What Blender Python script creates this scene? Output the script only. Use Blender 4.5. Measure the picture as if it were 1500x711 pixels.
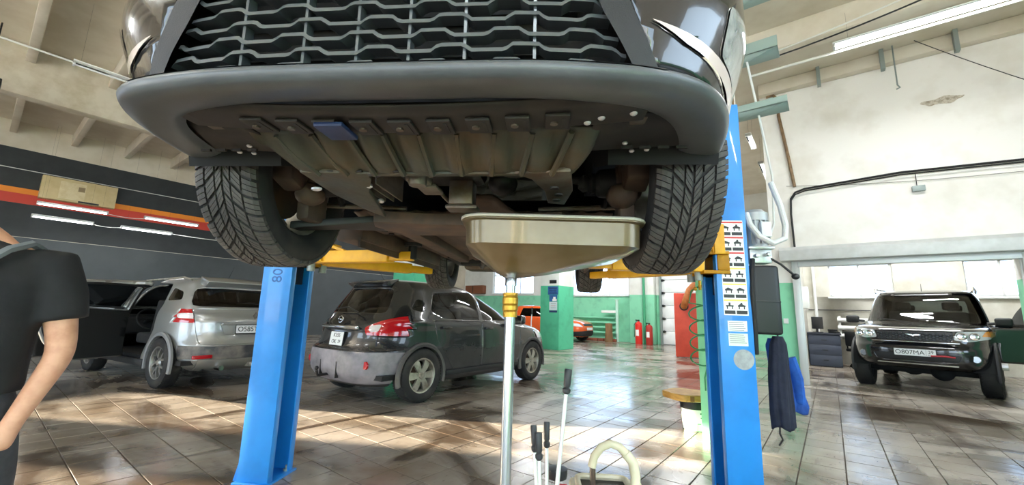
import bpy, bmesh, math, random
import numpy as np
from mathutils import Vector, Matrix, noise
random.seed(7)
SC = bpy.context.scene
for o in list(bpy.data.objects): bpy.data.objects.remove(o)
COL = SC.collection
PI = math.pi
def rad(a): return math.radians(a)
# ------------------------------------------------------------------ camera
CAM_H, FPX, PITCH, ROLL = 1.18, 600.0, rad(9.75), rad(1.6)
fw = Vector((0, math.cos(PITCH), math.sin(PITCH))); r0 = Vector((1, 0, 0)); u0 = r0.cross(fw)
rt = math.cos(ROLL)*r0 + math.sin(ROLL)*u0; up = rt.cross(fw)
cd = bpy.data.cameras.new('camera'); cam = bpy.data.objects.new('camera', cd); COL.objects.link(cam)
cd.sensor_width = 36; cd.lens = 36*FPX/1500; cd.clip_start = .02; cd.clip_end = 300
cam.matrix_world = Matrix(((rt.x, up.x, -fw.x, 0), (rt.y, up.y, -fw.y, 0), (rt.z, up.z, -fw.z, CAM_H), (0, 0, 0, 1)))
SC.camera = cam
# ------------------------------------------------------------------ world, sun, exposure
SC.view_settings.view_transform = 'Standard'; SC.view_settings.look = 'None'
SC.view_settings.gamma = 1; SC.view_settings.use_curve_mapping = False
SC.view_settings.exposure = 0.55
W = bpy.data.worlds.new('sky'); SC.world = W; W.use_nodes = True
W.node_tree.nodes['Background'].inputs[0].default_value = (.66, .83, 1.0, 1)
W.node_tree.nodes['Background'].inputs[1].default_value = 5.0
sd = bpy.data.lights.new('sun', 'SUN'); sd.energy = 60; sd.angle = rad(.6); sd.color = (1, .80, .55)
sun = bpy.data.objects.new('sun', sd); COL.objects.link(sun)
SUN_D = Vector((.989*math.cos(rad(11)), -.149*math.cos(rad(11)), -math.sin(rad(11))))
sun.rotation_euler = SUN_D.to_track_quat('-Z', 'Y').to_euler()
SC.cycles.use_denoising = True
SC.cycles.max_bounces = 10; SC.cycles.diffuse_bounces = 5; SC.cycles.glossy_bounces = 4
SC.cycles.transparent_max_bounces = 12; SC.cycles.sample_clamp_indirect = 6
ANG = math.atan2(.61, .79)            # the hall is turned by this angle against the view
UU = Vector((math.cos(ANG), -math.sin(ANG), 0)); VV = Vector((math.sin(ANG), math.cos(ANG), 0))
def hall(u, v, z=0): return UU*u + VV*v + Vector((0, 0, z))
# daylight enters through the big gate behind the camera and the windows (sampling portals only)
def portal(u, v, z, w, h, facing):
    l = bpy.data.lights.new('portal', 'AREA'); l.shape = 'RECTANGLE'; l.size = w; l.size_y = h; l.cycles.is_portal = True
    o = bpy.data.objects.new('portal', l); COL.objects.link(o); o.location = hall(u, v, z)
    d = UU*facing[0] + VV*facing[1]; o.rotation_euler = d.to_track_quat('-Z', 'Z').to_euler()
# ------------------------------------------------------------------ materials
def lin(h):
    if isinstance(h, str):
        h = h.lstrip('#'); c = [int(h[i:i+2], 16)/255 for i in (0, 2, 4)]
    else: c = h
    return tuple((x/12.92 if x <= .04045 else ((x+.055)/1.055)**2.4) for x in c)
MATS = {}
def mat(name, col, rough=.5, metal=0., spec=.5, col2=None, nscale=4., nlo=.4, nhi=.65, bump=0., bscale=30., coat=0., stretch=None, r2=None, emit=None, estr=0., detail=4, dirt=None, dz=(0., .8), damt=.8):
    if name in MATS: return MATS[name]
    m = bpy.data.materials.new(name); m.use_nodes = True; nt = m.node_tree; N = nt.nodes; Lk = nt.links.new
    b = N['Principled BSDF']
    b.inputs['Roughness'].default_value = rough; b.inputs['Metallic'].default_value = metal
    b.inputs['Specular IOR Level'].default_value = spec; b.inputs['Coat Weight'].default_value = coat
    b.inputs['Coat Roughness'].default_value = .05
    c = (*lin(col), 1); b.inputs['Base Color'].default_value = c
    tc = N.new('ShaderNodeTexCoord'); src = tc.outputs['Object']
    if stretch:
        mp = N.new('ShaderNodeMapping'); mp.inputs['Scale'].default_value = stretch; Lk(src, mp.inputs[0]); src2 = mp.outputs[0]
    else: src2 = src
    colout = None
    if col2 or r2 is not None:
        n = N.new('ShaderNodeTexNoise'); n.inputs['Scale'].default_value = nscale; n.inputs['Detail'].default_value = detail; n.inputs['Roughness'].default_value = .6
        Lk(src2, n.inputs['Vector'])
        mr = N.new('ShaderNodeMapRange'); mr.inputs[1].default_value = nlo; mr.inputs[2].default_value = nhi; Lk(n.outputs[0], mr.inputs[0])
        if col2:
            mx = N.new('ShaderNodeMix'); mx.data_type = 'RGBA'; mx.inputs[6].default_value = c; mx.inputs[7].default_value = (*lin(col2), 1)
            Lk(mr.outputs[0], mx.inputs[0]); colout = mx.outputs[2]; Lk(colout, b.inputs['Base Color'])
        if r2 is not None:
            m2 = N.new('ShaderNodeMapRange'); m2.inputs[3].default_value = rough; m2.inputs[4].default_value = r2
            Lk(mr.outputs[0], m2.inputs[0]); Lk(m2.outputs[0], b.inputs['Roughness'])
    if dirt:   # road dirt splashed up from below, broken up by noise
        sx = N.new('ShaderNodeSeparateXYZ'); Lk(src, sx.inputs[0])
        g = N.new('ShaderNodeMapRange'); g.inputs[1].default_value = dz[1]; g.inputs[2].default_value = dz[0]; Lk(sx.outputs[2], g.inputs[0])
        n = N.new('ShaderNodeTexNoise'); n.inputs['Scale'].default_value = 7; n.inputs['Detail'].default_value = 6; Lk(src, n.inputs['Vector'])
        mu = N.new('ShaderNodeMath'); mu.operation = 'MULTIPLY'; Lk(g.outputs[0], mu.inputs[0]); Lk(n.outputs[0], mu.inputs[1])
        m3 = N.new('ShaderNodeMath'); m3.operation = 'MULTIPLY'; m3.use_clamp = True; Lk(mu.outputs[0], m3.inputs[0]); m3.inputs[1].default_value = damt*2
        mx = N.new('ShaderNodeMix'); mx.data_type = 'RGBA'; mx.inputs[6].default_value = c; mx.inputs[7].default_value = (*lin(dirt), 1)
        if colout: Lk(colout, mx.inputs[6])
        Lk(m3.outputs[0], mx.inputs[0]); Lk(mx.outputs[2], b.inputs['Base Color'])
        m2 = N.new('ShaderNodeMapRange'); m2.inputs[3].default_value = rough; m2.inputs[4].default_value = .7; Lk(m3.outputs[0], m2.inputs[0]); Lk(m2.outputs[0], b.inputs['Roughness'])
        m4 = N.new('ShaderNodeMapRange'); m4.inputs[3].default_value = coat; m4.inputs[4].default_value = 0; Lk(m3.outputs[0], m4.inputs[0]); Lk(m4.outputs[0], b.inputs['Coat Weight'])
    if bump:
        n = N.new('ShaderNodeTexNoise'); n.inputs['Scale'].default_value = bscale; n.inputs['Detail'].default_value = 3; Lk(src2, n.inputs['Vector'])
        bp = N.new('ShaderNodeBump'); bp.inputs['Strength'].default_value = bump; bp.inputs['Distance'].default_value = .01
        Lk(n.outputs[0], bp.inputs['Height']); Lk(bp.outputs[0], b.inputs['Normal'])
    if emit:
        b.inputs['Emission Color'].default_value = (*lin(emit), 1); b.inputs['Emission Strength'].default_value = estr
    MATS[name] = m; return m
def glass(name, tint, alpha, rough=.02):
    if name in MATS: return MATS[name]
    m = bpy.data.materials.new(name); m.use_nodes = True; nt = m.node_tree; N = nt.nodes; Lk = nt.links.new
    N.remove(N['Principled BSDF']); out = N['Material Output']
    tr = N.new('ShaderNodeBsdfTransparent'); tr.inputs[0].default_value = (*[x*alpha for x in lin(tint)], 1)
    gl = N.new('ShaderNodeBsdfGlossy'); gl.inputs['Roughness'].default_value = rough; gl.inputs[0].default_value = (1, 1, 1, 1)
    fr = N.new('ShaderNodeFresnel'); fr.inputs[0].default_value = 1.5
    mx = N.new('ShaderNodeMixShader'); Lk(fr.outputs[0], mx.inputs[0]); Lk(tr.outputs[0], mx.inputs[1]); Lk(gl.outputs[0], mx.inputs[2]); Lk(mx.outputs[0], out.inputs[0])
    MATS[name] = m; return m
# ------------------------------------------------------------------ mesh helpers
class MB:
    def __init__(s): s.v = []; s.f = []; s.mi = []
    def add(s, vs, fs, mi=0):
        n = len(s.v); s.v += [tuple(p) for p in vs]; s.f += [tuple(i+n for i in f) for f in fs]; s.mi += [mi]*len(fs); return s
    def box(s, x0, x1, y0, y1, z0, z1, M=None, mi=0):
        vs = [Vector(p) for p in ((x0,y0,z0),(x1,y0,z0),(x1,y1,z0),(x0,y1,z0),(x0,y0,z1),(x1,y0,z1),(x1,y1,z1),(x0,y1,z1))]
        if M is not None: vs = [M @ p for p in vs]
        return s.add(vs, [(0,3,2,1),(4,5,6,7),(0,1,5,4),(1,2,6,5),(2,3,7,6),(3,0,4,7)], mi)
    def cbox(s, c, d, M=None, mi=0):
        return s.box(c[0]-d[0]/2, c[0]+d[0]/2, c[1]-d[1]/2, c[1]+d[1]/2, c[2]-d[2]/2, c[2]+d[2]/2, M, mi)
    def bar(s, p, q, w, h, upv=(0,0,1), mi=0):
        p = Vector(p); q = Vector(q); d = (q-p); L = d.length; d.normalize(); a = Vector(upv)
        if abs(d.dot(a)) > .98: a = Vector((1, 0, 0))
        x = d.cross(a).normalized(); z = x.cross(d)
        M = Matrix(((x.x,d.x,z.x,p.x),(x.y,d.y,z.y,p.y),(x.z,d.z,z.z,p.z),(0,0,0,1)))
        return s.box(-w/2, w/2, 0, L, -h/2, h/2, M, mi)
    def grid(s, rows, cu=False, cv=False, mi=0):
        n = len(rows); m = len(rows[0]); vs = [p for r in rows for p in r]; fs = []
        for i in range(n if cu else n-1):
            for j in range(m if cv else m-1):
                a = i*m+j; b = i*m+(j+1) % m; c = ((i+1) % n)*m+(j+1) % m; d = ((i+1) % n)*m+j
                fs.append((a, b, c, d))
        return s.add(vs, fs, mi)
    def tube(s, pts, r, n=8, caps=True, closed=False, mi=0):
        pts = [Vector(p) for p in pts]; k = len(pts); rr = r if isinstance(r, (list, tuple)) else [r]*k
        rows = []; prev = None
        for i, p in enumerate(pts):
            a = pts[(i-1) % k] if (closed or i) else p; b = pts[(i+1) % k] if (closed or i < k-1) else p
            t = (b-a).normalized()
            if prev is None:
                h = Vector((0, 0, 1)) if abs(t.z) < .9 else Vector((1, 0, 0)); x = t.cross(h).normalized()
            else: x = (prev - t*prev.dot(t)).normalized()
            prev = x; y = t.cross(x)
            rows.append([p + (x*math.cos(2*PI*j/n) + y*math.sin(2*PI*j/n))*rr[i] for j in range(n)])
        s.grid(rows, closed, True, mi)
        if caps and not closed:
            s.add(rows[0], [tuple(range(n-1, -1, -1))], mi); s.add(rows[-1], [tuple(range(n))], mi)
        return s
    def cyl(s, p, q, r, r2=None, n=16, mi=0): return s.tube([p, q], [r, r if r2 is None else r2], n, True, False, mi)
    def lathe(s, prof, n=24, axis='z', o=(0,0,0), mi=0, a0=0., a1=2*PI):
        full = abs(a1-a0-2*PI) < 1e-6; m = n if full else n+1; rows = []
        for r, z in prof:
            row = []
            for j in range(m):
                a = a0+(a1-a0)*j/n; c, t = r*math.cos(a), r*math.sin(a)
                row.append((c+o[0], t+o[1], z+o[2]) if axis == 'z' else (z+o[0], c+o[1], t+o[2]) if axis == 'x' else (t+o[0], z+o[1], c+o[2]))
            rows.append(row)
        return s.grid(rows, False, full, mi)
    def prism(s, poly, a, b, plane='xz', mi=0):
        f = {'xz': lambda p, d: (p[0], d, p[1]), 'yz': lambda p, d: (d, p[0], p[1]), 'xy': lambda p, d: (p[0], p[1], d)}[plane]
        n = len(poly); vs = [f(p, a) for p in poly]+[f(p, b) for p in poly]
        fs = [tuple(range(n)), tuple(range(2*n-1, n-1, -1))]+[(i, i+n, (i+1) % n+n, (i+1) % n) for i in range(n)]
        return s.add(vs, fs, mi)
    def ell(s, c, r, n=12, m=8, mi=0):
        rows = [[(c[0]+r[0]*math.sin(PI*i/m)*math.cos(2*PI*j/n), c[1]+r[1]*math.sin(PI*i/m)*math.sin(2*PI*j/n), c[2]+r[2]*math.cos(PI*i/m)) for j in range(n)] for i in range(m+1)]
        return s.grid(rows, False, True, mi)
    def mesh(s, name, mats, smooth=35, bevel=0., seg=2, jitter=None):
        me = bpy.data.meshes.new(name); me.from_pydata(s.v, [], s.f); me.update()
        me.polygons.foreach_set('material_index', s.mi)
        bm = bmesh.new(); bm.from_mesh(me)
        bmesh.ops.remove_doubles(bm, verts=bm.verts, dist=1e-5); bmesh.ops.recalc_face_normals(bm, faces=bm.faces)
        if bevel:
            es = [e for e in bm.edges if e.is_manifold and e.calc_face_angle(0) > rad(40)]
            bmesh.ops.bevel(bm, geom=es, offset=bevel, segments=seg, affect='EDGES', profile=.5, clamp_overlap=True)
        if jitter:
            for v in bm.verts: v.co += Vector((noise.noise(v.co*jitter[1]), noise.noise(v.co*jitter[1]+Vector((9, 0, 0))), noise.noise(v.co*jitter[1]+Vector((0, 9, 0)))))*jitter[0]
        bm.to_mesh(me); bm.free()
        for m in (mats if isinstance(mats, (list, tuple)) else [mats]): me.materials.append(m)
        if smooth:
            me.polygons.foreach_set('use_smooth', [True]*len(me.polygons)); me.set_sharp_from_angle(angle=rad(smooth))
        return me
    def build(s, name, mats, parent=None, smooth=35, bevel=0., seg=2, loc=None, rot=None, jitter=None):
        return link(name, s.mesh(name, mats, smooth, bevel, seg, jitter), parent, loc, rot)
def link(name, me, parent=None, loc=None, rot=None):
    o = bpy.data.objects.new(name, me); COL.objects.link(o)
    if parent is not None: o.parent = parent
    if loc is not None: o.location = loc
    if rot is not None: o.rotation_euler = rot
    return o
def tag(o, label=None, cat=None, group=None, kind=None):
    if label: o['label'] = label
    if cat: o['category'] = cat
    if group: o['group'] = group
    if kind: o['kind'] = kind
    return o
def thing(name, label, cat, loc=(0,0,0), rot=(0,0,0), group=None):
    o = bpy.data.objects.new(name, None); COL.objects.link(o); o.location = loc; o.rotation_euler = rot; o.empty_display_size = .1
    return tag(o, label, cat, group)
def part(name, parent, loc=(0,0,0), rot=(0,0,0)):
    o = bpy.data.objects.new(name, None); COL.objects.link(o); o.parent = parent; o.location = loc; o.rotation_euler = rot; o.empty_display_size = .05
    return o
ROOM = (0, 0, -ANG)
def rm(mb, name, mats, label=None, cat=None, group=None, kind=None, **k):   # an object given in hall coordinates (u, v, z)
    o = mb.build(name, mats, None, **k); o.rotation_euler = ROOM; return tag(o, label, cat, group, kind)
def text_mesh(name, s, size, m, ext=.001):
    c = bpy.data.curves.new(name, 'FONT'); c.body = s; c.size = size; c.extrude = ext; c.align_x = 'CENTER'; c.align_y = 'CENTER'
    t = bpy.data.objects.new('tmp', c); COL.objects.link(t); 
    me = bpy.data.meshes.new_from_object(t); bpy.data.objects.remove(t); me.materials.clear(); me.materials.append(m); me.name = name
    return me
def arc(c, r, a0, a1, n, f):     # points of an arc, f maps (a,b) offsets to 3D
    return [f(c[0]+r*math.cos(a0+(a1-a0)*i/n), c[1]+r*math.sin(a0+(a1-a0)*i/n)) for i in range(n+1)]
def rpoly(pts, r=.02, n=2):      # polygon with rounded corners
    out = []; k = len(pts)
    for i in range(k):
        a, b, c = Vector(pts[i-1]), Vector(pts[i]), Vector(pts[(i+1) % k])
        d1 = (a-b); d2 = (c-b); t = min(r, d1.length*.45, d2.length*.45); p = b+d1.normalized()*t; q = b+d2.normalized()*t
        for j in range(n+1):
            s = j/n; out.append(tuple(p*(1-s)**2+b*2*s*(1-s)+q*s*s))
    return out
# ================================================================== the hall
UL, UR, VB, VF, CZ = -18.0, 6.0, -9.0, 18.6, 6.2
M_green = '#7cc9a0'
def two_tone(name, lo, hi, zz, hi2=None, band=None):
    m = mat(name, hi, .75, col2=hi2 or hi, nscale=1.3, nlo=.45, nhi=.7, bump=.12, bscale=14)
    nt = m.node_tree; N = nt.nodes; Lk = nt.links.new; b = N['Principled BSDF']
    g = N.new('ShaderNodeNewGeometry'); sx = N.new('ShaderNodeSeparateXYZ'); Lk(g.outputs['Position'], sx.inputs[0])
    nz = N.new('ShaderNodeTexNoise'); nz.inputs['Scale'].default_value = 2.2; Lk(g.outputs['Position'], nz.inputs['Vector'])
    src = b.inputs['Base Color'].links[0].from_socket
    n2 = N.new('ShaderNodeTexNoise'); n2.inputs['Scale'].default_value = 3; n2.inputs['Detail'].default_value = 5; Lk(g.outputs['Position'], n2.inputs['Vector'])
    lo_c = N.new('ShaderNodeMix'); lo_c.data_type = 'RGBA'; lo_c.inputs[6].default_value = (*lin(lo), 1); lo_c.inputs[7].default_value = (*[x*.72 for x in lin(lo)], 1)
    mr = N.new('ShaderNodeMapRange'); mr.inputs[1].default_value = .5; mr.inputs[2].default_value = .8; Lk(n2.outputs[0], mr.inputs[0]); Lk(mr.outputs[0], lo_c.inputs[0])
    st = N.new('ShaderNodeMath'); st.operation = 'GREATER_THAN'; st.inputs[1].default_value = zz; Lk(sx.outputs[2], st.inputs[0])
    mx = N.new('ShaderNodeMix'); mx.data_type = 'RGBA'; Lk(st.outputs[0], mx.inputs[0]); Lk(lo_c.outputs[2], mx.inputs[6]); Lk(src, mx.inputs[7])
    Lk(mx.outputs[2], b.inputs['Base Color']); return m
m_wall_right = two_tone('plaster_right', '#86cfa8', '#efece6', 1.92, '#e0dbd1')
m_wall_back = two_tone('plaster_back', '#84cfa9', '#dfe0da', 2.14, '#cfcfc6')
m_pillar = two_tone('plaster_pillar', '#55bf95', '#dfe2dc', 2.14, '#d2d4cc')
m_pillar2 = two_tone('plaster_pillar_near', '#86d3a4', '#ddd6c8', 2.14, '#cfc6b4')
m_black = mat('black_wall_paint', '#2d3133', .6, col2='#24282a', nscale=1.5, bump=.05)
m_panel = mat('dark_panel', '#3b4143', .5, col2='#353b3d', nscale=2)
m_beige = mat('beige_limewash', '#d8d0c0', .85, col2='#cbc1ae', nscale=1.4, bump=.15, bscale=6)
m_conc = mat('aged_concrete', '#cbc2b0', .9, col2='#b5a993', nscale=2.3, bump=.25, bscale=9)
m_roomw = mat('room_wall', '#d9d6cc', .8, col2='#c6c2b4', nscale=2)
m_winf = mat('window_frame', '#e6e8e6', .4)
m_glass = glass('window_glass', '#f4f8ff', .95)
m_steelgrey = mat('grey_steel', '#8f9a97', .45, .3)
m_white = mat('white_paint', '#e8e8e4', .5)
m_dark = mat('dark_plastic', '#16181a', .45)
m_blackrub = mat('black_rubber', '#131415', .7)

def holes_wall(axis, pos, th, a0, a1, z0, z1, holes):
    mb = MB(); As = sorted({a0, a1, *[h[0] for h in holes], *[h[1] for h in holes]}); Zs = sorted({z0, z1, *[h[2] for h in holes], *[h[3] for h in holes]})
    for i in range(len(As)-1):
        for j in range(len(Zs)-1):
            ca, cz = (As[i]+As[i+1])/2, (Zs[j]+Zs[j+1])/2
            if any(h[0] < ca < h[1] and h[2] < cz < h[3] for h in holes): continue
            if axis == 'u': mb.box(As[i], As[i+1], pos, pos+th, Zs[j], Zs[j+1])
            else: mb.box(pos, pos+th, As[i], As[i+1], Zs[j], Zs[j+1])
    return mb
def struct(mb, name, m, **k): return rm(mb, name, m, kind='structure', **k)
WINB = (-10.4, -7.4, 2.14, 5.8); WINB2 = (-15.7, -12.8, 2.25, 4.4)
SUNW = (-6.0, -4.4, 2.35, 3.95); SUNW2 = (-8.6, -7.0, 2.35, 3.95)
wl = struct(holes_wall('v', UL-.3, .3, VB-.3, VF+.3, 0, CZ, [SUNW, SUNW2]), 'wall_left', m_beige)
# black paint field, dark panel, orange and red stripes, all boards of their own on the left wall
V0 = -3.5
def child_room(mb, name, m, parent, **k): return mb.build(name, m, parent, **k)
child_room(MB().box(UL, UL+.02, V0, 17, 2.92, 5.42), 'black_field', m_black, wl)
child_room(MB().box(UL, UL+.05, V0, 17, 0, 2.9), 'dark_panel', m_panel, wl)
m_or = mat('orange_stripe', '#e8871e', .5); m_rd = mat('red_stripe', '#c33a28', .5)
child_room(MB().box(UL+.02, UL+.03, V0, 9, 4.14, 4.30), 'stripe', m_or, wl)['label'] = 'orange stripe'
child_room(MB().box(UL+.02, UL+.03, V0, 9, 3.86, 4.14), 'stripe', m_rd, wl)['label'] = 'red stripe'
wb = struct(holes_wall('u', VF, .35, UL, -.85, 0, CZ, [WINB, WINB2, (-5.95, -2.9, 0, 3.4)]), 'wall_back', m_wall_back)
wr = struct(holes_wall('u', 9.84, .3, -.85, UR, 0, CZ, [(-.42, 2.42, 0, 2.33)]), 'wall_right', m_wall_right)
struct(MB().box(-.85, -.55, 10.14, VF+.35, 0, CZ), 'wall_side', m_roomw)
W1 = (.05, 1.45, 1.9, 2.85); W2 = (2.8, 4.1, 1.9, 2.85)
struct(holes_wall('u', 15.3, .3, -.55, UR+2, 0, CZ, [W1, W2]), 'wall_far_room', m_roomw)
struct(holes_wall('v', UR+2, .3, 10.14, 15.3, 0, CZ, []), 'wall_far_room_end', m_roomw)
struct(MB().box(UR, UR+2, 9.84, 10.14, 0, CZ), 'wall_far_room_front', m_roomw)
struct(holes_wall('v', UR, .3, VB-.3, 9.84, 0, CZ, [(-8.6, -2, .6, 4.6), (1.2, 5.2, 1.2, 4.4)]), 'wall_end', m_wall_right)
struct(holes_wall('u', VB-.3, .3, UL, UR, 0, CZ, [(-12.5, -8.5, 0, 4.2), (-6.0, -1.6, 0, 4.2), (.4, 5.6, 0, 4.6)]), 'wall_behind', m_beige)
portal(-10.5, VB, 2.1, 4, 4.2, (0, 1)); portal(-3.8, VB, 2.1, 4.4, 4.2, (0, 1)); portal(3.0, VB, 2.3, 5.2, 4.6, (0, 1))
portal(UR, -5.3, 2.6, 6.6, 4.0, (-1, 0)); portal(UR, 3.2, 2.8, 4, 3.2, (-1, 0)); portal(-8.9, VF, 3.97, 3, 3.66, (0, -1))
portal(.75, 15.3, 2.4, 1.4, .95, (0, -1)); portal(3.45, 15.3, 2.4, 1.3, .95, (0, -1))
portal(-14.2, VF, 3.3, 2.9, 2.1, (0, -1)); portal(UL, -5.2, 3.15, 1.6, 1.6, (1, 0)); portal(UL, -7.8, 3.15, 1.6, 1.6, (1, 0))
# ceiling: slab, girders and ribs
ce = struct(MB().box(UL-.3, UR+2.3, VB-.3, VF+.35, CZ, CZ+.2), 'ceiling', m_beige)
for v in np.arange(-7.2, 18, 1.2):
    MB().box(UL, -12.6, v-.07, v+.07, 5.84, CZ).build('ceiling_rib', m_beige, ce, bevel=.015)
    MB().box(-12.3, -6.3, v-.07, v+.07, 5.86, CZ).build('ceiling_rib', m_beige, ce, bevel=.015)
for u in (-12.45, -6.1):
    MB().box(u-.17, u+.15, VB, VF, 5.15 if u < -10 else 5.5, CZ).build('girder', m_conc, ce, bevel=.03, jitter=(.02, 1.3))
for v in (1.0, 4.6, 7.9):
    MB().box(-5.9, UR, v-.15, v+.15, 5.78, CZ).build('girder', m_beige, ce, bevel=.02)
MB().box(-.85, UR, 9.66, 9.84, 5.95, CZ).build('girder', m_beige, ce, bevel=.02)
for u in (.2, 1.15, 2.1, 3.1):
    MB().box(u-.03, u+.03, 9.55, 9.66, 5.8, CZ).build('ceiling_rib', m_steelgrey, ce)
# windows
def window(idx, axis, pos, hole, nx, nz, th=.3, inward=-1):
    a0, a1, z0, z1 = hole; f = MB(); w = .05
    def bx(p, q, r, s_, lo, hi): return f.box(p, q, lo, hi, r, s_) if axis == 'u' else f.box(lo, hi, p, q, r, s_)
    lo, hi = pos+.12, pos+.18
    bx(a0, a1, z0, z0+w, lo, hi); bx(a0, a1, z1-w, z1, lo, hi); bx(a0, a0+w, z0, z1, lo, hi); bx(a1-w, a1, z0, z1, lo, hi)
    for i in range(1, nx): a = a0+(a1-a0)*i/nx; bx(a-w/2, a+w/2, z0, z1, lo, hi)
    for i in range(1, nz): z = z0+(z1-z0)*i/nz; bx(a0, a1, z-w/2, z+w/2, lo, hi)
    o = rm(f, 'window_%d' % idx, m_winf, kind='structure')
    for i in range(nx):
        for j in range(nz):
            p, q = a0+(a1-a0)*i/nx+.02, a0+(a1-a0)*(i+1)/nx-.02; r, s_ = z0+(z1-z0)*j/nz+.02, z0+(z1-z0)*(j+1)/nz-.02; g = MB()
            (g.box(p, q, pos+.147, pos+.153, r, s_) if axis == 'u' else g.box(pos+.147, pos+.153, p, q, r, s_)).build('pane', m_glass, o)
    s = MB(); (s.box(a0-.06, a1+.06, pos-.08, pos+.12, z0-.05, z0) if axis == 'u' else s.box(pos+.05, pos+.4, a0-.06, a1+.06, z0-.05, z0)).build('window_sill', m_winf, o, bevel=.008)
window(1, 'u', VF, WINB, 3, 2); window(2, 'u', VF, WINB2, 3, 2); window(3, 'u', 15.3, W1, 2, 1); window(4, 'u', 15.3, W2, 2, 1)
window(5, 'v', UL-.3, SUNW, 1, 1); window(6, 'v', UL-.3, SUNW2, 1, 1)
# snowy yard outside
rm(MB().box(-60, 60, -70, 70, -.32, -.12), 'ground', mat('snow', '#d9dde2', .9, col2='#c5cad0', nscale=.6), kind='structure')
# ---------------------------------------------------------------- floor of 30 cm tiles
def tile_material():
    m = bpy.data.materials.new('floor_tile'); m.use_nodes = True; nt = m.node_tree; N = nt.nodes; Lk = nt.links.new; b = N['Principled BSDF']
    g = N.new('ShaderNodeNewGeometry'); mp = N.new('ShaderNodeMapping'); mp.inputs['Rotation'].default_value = (0, 0, ANG); Lk(g.outputs['Position'], mp.inputs[0]); P = mp.outputs[0]
    # one tint per tile
    sn = N.new('ShaderNodeVectorMath'); sn.operation = 'SNAP'; sn.inputs[1].default_value = (.3, .3, 50); Lk(P, sn.inputs[0])
    wn = N.new('ShaderNodeTexWhiteNoise'); wn.noise_dimensions = '3D'; Lk(sn.outputs[0], wn.inputs['Vector'])
    def ns(scale, det, st=(1, 1, 1), dist=0):
        q = N.new('ShaderNodeMapping'); q.inputs['Scale'].default_value = st; Lk(P, q.inputs[0])
        n = N.new('ShaderNodeTexNoise'); n.inputs['Scale'].default_value = scale; n.inputs['Detail'].default_value = det; n.inputs['Distortion'].default_value = dist; Lk(q.outputs[0], n.inputs['Vector']); return n.outputs[0]
    def rng(s, a, c, lo=0., hi=1.):
        r = N.new('ShaderNodeMapRange'); r.inputs[1].default_value = a; r.inputs[2].default_value = c; r.inputs[3].default_value = lo; r.inputs[4].default_value = hi; Lk(s, r.inputs[0]); return r.outputs[0]
    def mixc(f, a, c):
        x = N.new('ShaderNodeMix'); x.data_type = 'RGBA'
        for i, s in ((6, a), (7, c)):
            if isinstance(s, str): x.inputs[i].default_value = (*lin(s), 1)
            else: Lk(s, x.inputs[i])
        if isinstance(f, float): x.inputs[0].default_value = f
        else: Lk(f, x.inputs[0])
        return x.outputs[2]
    base = mixc(rng(wn.outputs[0], 0, 1), '#877f74', '#9a9186')
    base = mixc(rng(ns(1.6, 6), .45, .7), base, '#76695a')
    grime = rng(ns(.55, 8, (1, 1.9, 1), .9), .50, .62)          # muddy wet patches
    base = mixc(grime, base, '#4c4034')
    trk = rng(ns(1.1, 6, (3.2, .6, 1), .4), .57, .66)           # tyre tracks along the hall
    base = mixc(trk, base, '#493d31')
    spl = rng(ns(16, 5, (2.2, .7, 1)), .62, .78); base = mixc(spl, base, '#584c40')
    Lk(base, b.inputs['Base Color'])
    wet = rng(ns(.38, 5, (1, 1, 1), .5), .44, .56)
    mxr = N.new('ShaderNodeMath'); mxr.operation = 'MAXIMUM'; Lk(wet, mxr.inputs[0]); Lk(grime, mxr.inputs[1])
    Lk(rng(mxr.outputs[0], 0, 1, .36, .17), b.inputs['Roughness'])
    b.inputs['Specular IOR Level'].default_value = 1.0
    bp = N.new('ShaderNodeBump'); bp.inputs['Strength'].default_value = .25; bp.inputs['Distance'].default_value = .012; Lk(ns(5, 4, (1, 1, 1), 0), bp.inputs['Height']); Lk(bp.outputs[0], b.inputs['Normal'])
    return m
m_tile = tile_material(); m_joint = mat('tile_joint', '#4f453a', .8)
fl = rm(MB().box(UL-.3, UR+2.3, VB-.3, VF+.35, -.11, -.006), 'floor', m_joint, kind='structure')
def visible_px(p):
    q = p-cam.location
    w = q.dot(fw)
    if w < .5: return None
    return 750+FPX*q.dot(rt)/w, 355.5-FPX*q.dot(up)/w, w
S = .3; g_ = .004; tiles = []
for i in range(int(UL/S), int((UR+2)/S)):
    for j in range(int(VB/S), int(VF/S)):
        u, v = i*S, j*S
        if u > UR-S and v < 9.6: continue
        c = visible_px(hall(u+S/2, v+S/2)); near = 1e9
        if c and -60 < c[0] < 1560 and 440 < c[1] < 760: near = c[2]
        tiles.append((near, u, v))
tiles.sort()
tm = MB().box(g_, S-g_, g_, S-g_, -.006, 0).mesh('tile', m_tile, 0, bevel=.002, seg=1)
for near, u, v in tiles[:300]:
    o = link('tile', tm, fl, (u, v, random.uniform(-.0006, .0006)))
mb = MB()
for near, u, v in tiles[300:]: mb.box(u+g_, u+S-g_, v+g_, v+S-g_, -.006, 0)
me = bpy.data.meshes.new('tile_field'); me.from_pydata(mb.v, [], mb.f); me.materials.append(m_tile)
o = link('tile_field', me, fl); o['kind'] = 'stuff'
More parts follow.
